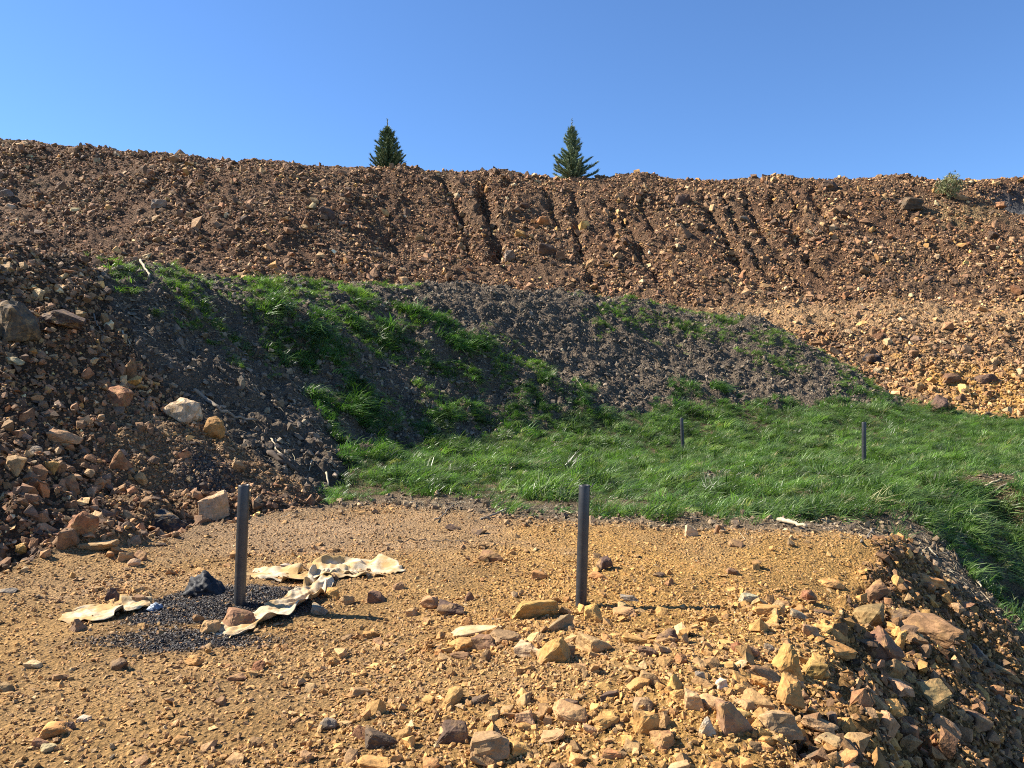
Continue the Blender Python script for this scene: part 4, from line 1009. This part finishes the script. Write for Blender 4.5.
M_PALEWOOD = plain_material("pale_wood", (.40, .33, .22), rough=.85, var=.35, scale=40)
M_DARKWOOD = plain_material("dark_wood", (.10, .075, .055), rough=.9, var=.35, scale=40)
M_GREYWOOD = plain_material("grey_wood", (.21, .175, .13), rough=.9, var=.35, scale=40)
def stick(pts, wpx, mat, label, name="stick", seed=1, lift=.02):
    g = []
    for p in pts:
        q = hit(*p); g.append((q[0], q[1], q[2] + lift + wpx / F * q[1] * .4))
    d = g[0][1]
    L_ = (Vector(g[-1]) - Vector(g[0])).length
    o = tube_along(name, [tuple(Vector(q) - Vector(g[0])) for q in g], [wpx * .5 / F * d * (1 - .35 * i / max(1, len(g) - 1)) for i in range(len(g))], mat, None, 7, min(.012, L_ * .015), seed)
    o.location = g[0]
    return tag(o, label, "stick" if name == "stick" else name, "sticks and twigs on the soil")
stick([(140, 262), (145, 270), (151, 279)], 2.6, M_PALEWOOD, "straight pale stick on the grassy crest of the mound")
stick([(194, 392), (206, 402), (218, 411), (235, 420), (258, 424)], 4.2, M_GREYWOOD, "long bent grey branch beside the whitish boulder", "branch", 2)
stick([(122, 333), (126, 339), (130, 347)], 2.2, M_PALEWOOD, "short pale stick on the soil above the standing maroon stone", seed=3)
stick([(94, 316), (97, 327), (104, 335)], 1.4, M_GREYWOOD, "thin curved grey twig near the top of the heap", seed=4)
stick([(271, 440), (275, 448), (284, 459)], 2.2, M_PALEWOOD, "pale forked-looking stick on the dark soil below the long grass", seed=5)
stick([(267, 455), (282, 465), (299, 475)], 6, M_DARKWOOD, "thick dark branch lying on the soil above the yard", "branch", 6)
stick([(312, 462), (309, 473)], 1.8, M_PALEWOOD, "upright pale stub at the foot of the soil mound", seed=7)
stick([(327, 474), (328, 488)], 2.0, M_PALEWOOD, "pale stub where soil mound meets grass", seed=8)
stick([(779, 522), (792, 527), (806, 531)], 5, M_PALEWOOD, "thick pale stick at the grass edge above the sand", seed=9)
stick([(985, 488), (1000, 481), (1022, 472)], 2.2, M_PALEWOOD, "pale root sticking out over the dark turf hollow", "root", 10)
stick([(990, 496), (1006, 486), (1024, 483)], 1.8, M_GREYWOOD, "grey root below the pale one at the turf hollow", "root", 11)
stick([(929, 550), (933, 555), (938, 560)], 2.0, M_PALEWOOD, "pale twig on bare turf above the bank", seed=12)
stick([(918, 552), (922, 558), (926, 563)], 1.6, M_PALEWOOD, "thin pale twig next to another on bare turf above the bank", seed=13)
stick([(976, 575), (979, 583), (981, 590)], 2.2, M_PALEWOOD, "pale hanging root in the grassy bank", "root", 14)
stick([(862, 545), (868, 538), (875, 531)], 2.2, M_GREYWOOD, "grey twig slanting over the bank's upper end", seed=15)
stick([(398, 543), (410, 540.5), (425, 541), (445, 542), (468, 544)], 1.3, M_DARKWOOD, "thin dark wire curving over the sand", "wire", 16, .006)
stick([(563, 485), (568, 489), (573, 492)], 1.5, M_PALEWOOD, "pale twig in the grass beside the bare post", seed=17)
stick([(522, 437), (522, 429)], 2.2, M_PALEWOOD, "pale stub below the grassy tussock on the mound", seed=18)
stick([(577, 380), (582, 390), (588, 397)], 1.6, M_PALEWOOD, "long pale stalk on the soil above the tussock", seed=19)
stick([(435, 523), (446, 514), (452, 506)], 1.6, M_GREYWOOD, "grey twig on bare soil at the grass edge", seed=20)
stick([(480, 520), (500, 516), (512, 509)], 2.2, M_GREYWOOD, "longer grey twig on bare soil at the grass edge", seed=21)

# ------------------------------------------------------------------ firs on the crest, shrub on the slope
def needle_material(name, a_, b_):
    m, nt, N, L, B = nodes_of(name)
    geo = N.new("ShaderNodeNewGeometry")
    c = mixc(nt, remap(nt, nz(nt, geo.outputs["Position"], 5, 3), .35, .65, 0, 1), a_, b_)
    L.new(c, B.inputs["Base Color"]); B.inputs["Roughness"].default_value = .6
    return m
M_NEEDLE = needle_material("fir_needle", (.085, .135, .06), (.19, .235, .09))
M_NEEDLE2 = needle_material("blue_fir_needle", (.15, .21, .11), (.28, .33, .17))
M_SHRUB = needle_material("shrub_leaf", (.15, .18, .07), (.24, .22, .09))
M_BARK = plain_material("bark", (.10, .075, .055), rough=.9)
def fir(px, py, top, half_w, d, seed, mat, open_, label):
    r = np.random.default_rng(seed)
    x = (px - 512) / F * d; base = float(sample(GZ, x, d))
    ztop = CAM_Z + (384 - top) / F * d; H = ztop - base; RW = half_w / F * d
    root = bpy.data.objects.new("fir_tree", None); COL.objects.link(root); root.location = (x, d, base)
    tr = tube_along("trunk", [(0, 0, -.3), (0.01, 0, H * .3), (-.01, .01, H * .65), (0, 0, H * .97)], [.075, .055, .03, .008], M_BARK, root, 8)
    V = []; Fc = []; BV = []
    nw = 19
    for i in range(nw):
        t = i / (nw - 1)
        z = H * (0.02 + .77 * t)
        reach = RW * ((1 - t) ** .75 if not open_ else (.42 + .58 * max(0, 1 - t * 2.0)) * (1 - t) ** .5) * r.uniform(.75, 1.15) + .08
        nb_ = int((15 if open_ else 12) - 6 * t)
        a0 = r.uniform(0, 6.28)
        for k in range(nb_):
            if open_ and r.uniform() < .15 * (0.3 + t): continue
            az = a0 + k * 2 * math.pi / nb_ + r.normal(0, .2); ln = reach * (r.uniform(.5, 1.2) if not open_ else r.uniform(.35, 1.25))
            rise = ln * (r.uniform(.25, .65) if not open_ else r.uniform(.15, .45) + .5 * t)
            tip = np.array([math.cos(az) * ln, math.sin(az) * ln, z + rise]); st = np.array([0, 0, z])
            BV.append((st, tip))
            steps = max(4, int(ln / .07))
            for s_ in range(steps):
                u = .1 + .9 * (s_ + .5) / steps
                c = st + (tip - st) * u; c[2] += -.12 * ln * math.sin(u * 3.1)
                for q in range(22):
                    dv = r.normal(size=3); dv /= np.linalg.norm(dv); dv = dv * .8 + (tip - st) / (ln + .01) * .55 + np.array([0, 0, .25])
                    e = c + dv * r.uniform(.08, .19); sd = np.cross(dv, r.normal(size=3)); sd /= np.linalg.norm(sd); sd *= .022
                    m_ = c + r.normal(0, .02, 3)
                    kk = len(V); V += [m_ - sd, m_ + sd, e]; Fc.append([kk, kk + 1, kk + 2])
    for s_ in range(60):
        c = np.array([0, 0, H * r.uniform(.8, .97)]); dv = r.normal(size=3) * np.array([.6, .6, .4]) + np.array([0, 0, .7]); e = c + dv * .10
        sd = r.normal(0, .012, 3); kk = len(V); V += [c - sd, c + sd, e]; Fc.append([kk, kk + 1, kk + 2])
    me = mesh_np("crown", np.array(V), np.array(Fc)); cr = link("crown", me, mat, root)
    for (s_, e) in BV[::2]:
        pass
    bmv = []; bmf = []
    for (s_, e) in BV:
        kk = len(bmv); up_ = np.array([0, 0, .012]); sd = np.cross(e - s_, [0, 0, 1]); sd /= np.linalg.norm(sd); sd *= .012
        bmv += [s_ - sd, s_ + sd, s_ + up_ * 2, e]; bmf += [[kk, kk + 1, kk + 3], [kk + 1, kk + 2, kk + 3], [kk + 2, kk, kk + 3]]
    br = link("limbs", mesh_np("limbs", np.array(bmv), np.array(bmf)), M_BARK, tr)
    tag(root, label, "tree", "young firs on the crest")
fir(387.5, 166, 117, 17, 50.2, 5, M_NEEDLE, False, "dense dark young fir on the crest, narrow and evenly conical")
fir(572, 171, 116, 25, 51.3, 8, M_NEEDLE2, True, "open young fir on the crest with a broad bushy base")
def bush(px, py, w, h, n, mat, label, seed, name="shrub"):
    b_ = hit(px, py + h * .45); r = np.random.default_rng(seed); wm = w / F * b_[1] / 2; hm = h / F * b_[1]
    root = bpy.data.objects.new(name, None); COL.objects.link(root); root.location = b_
    V = []; Fc = []
    for i in range(n):
        q = r.normal(size=3); q /= np.linalg.norm(q); q *= r.uniform(.3, 1) ** .5 * (1 + .35 * math.sin(q[0] * 5 + seed) * math.cos(q[2] * 4)); c = np.array([q[0] * wm, q[1] * wm, (q[2] * .5 + .5) * hm])
        for k in range(6):
            dv = r.normal(size=3) * .5 + np.array([0, 0, .6]); e = c + dv * .13; sd = r.normal(0, .016, 3); kk = len(V); V += [c - sd, c + sd, e]; Fc.append([kk, kk + 1, kk + 2])
    link("foliage", mesh_np("foliage", np.array(V), np.array(Fc)), mat, root)
    for k in range(5):
        a_ = k * 1.26
        tube_along("stem", [(0, 0, -.1), (math.cos(a_) * wm * .3, math.sin(a_) * wm * .3, hm * .4), (math.cos(a_) * wm * .6, math.sin(a_) * wm * .6, hm * .8)], [.02, .014, .006], M_BARK, root, 5)
    tag(root, label, "shrub")
bush(949, 188, 26, 23, 620, M_SHRUB, "olive green shrub near the crest beside the grey scoop", 4)

bush(296, 160, 5, 6, 40, M_NEEDLE, "tiny green sprout on the crest before the dense fir", 6)
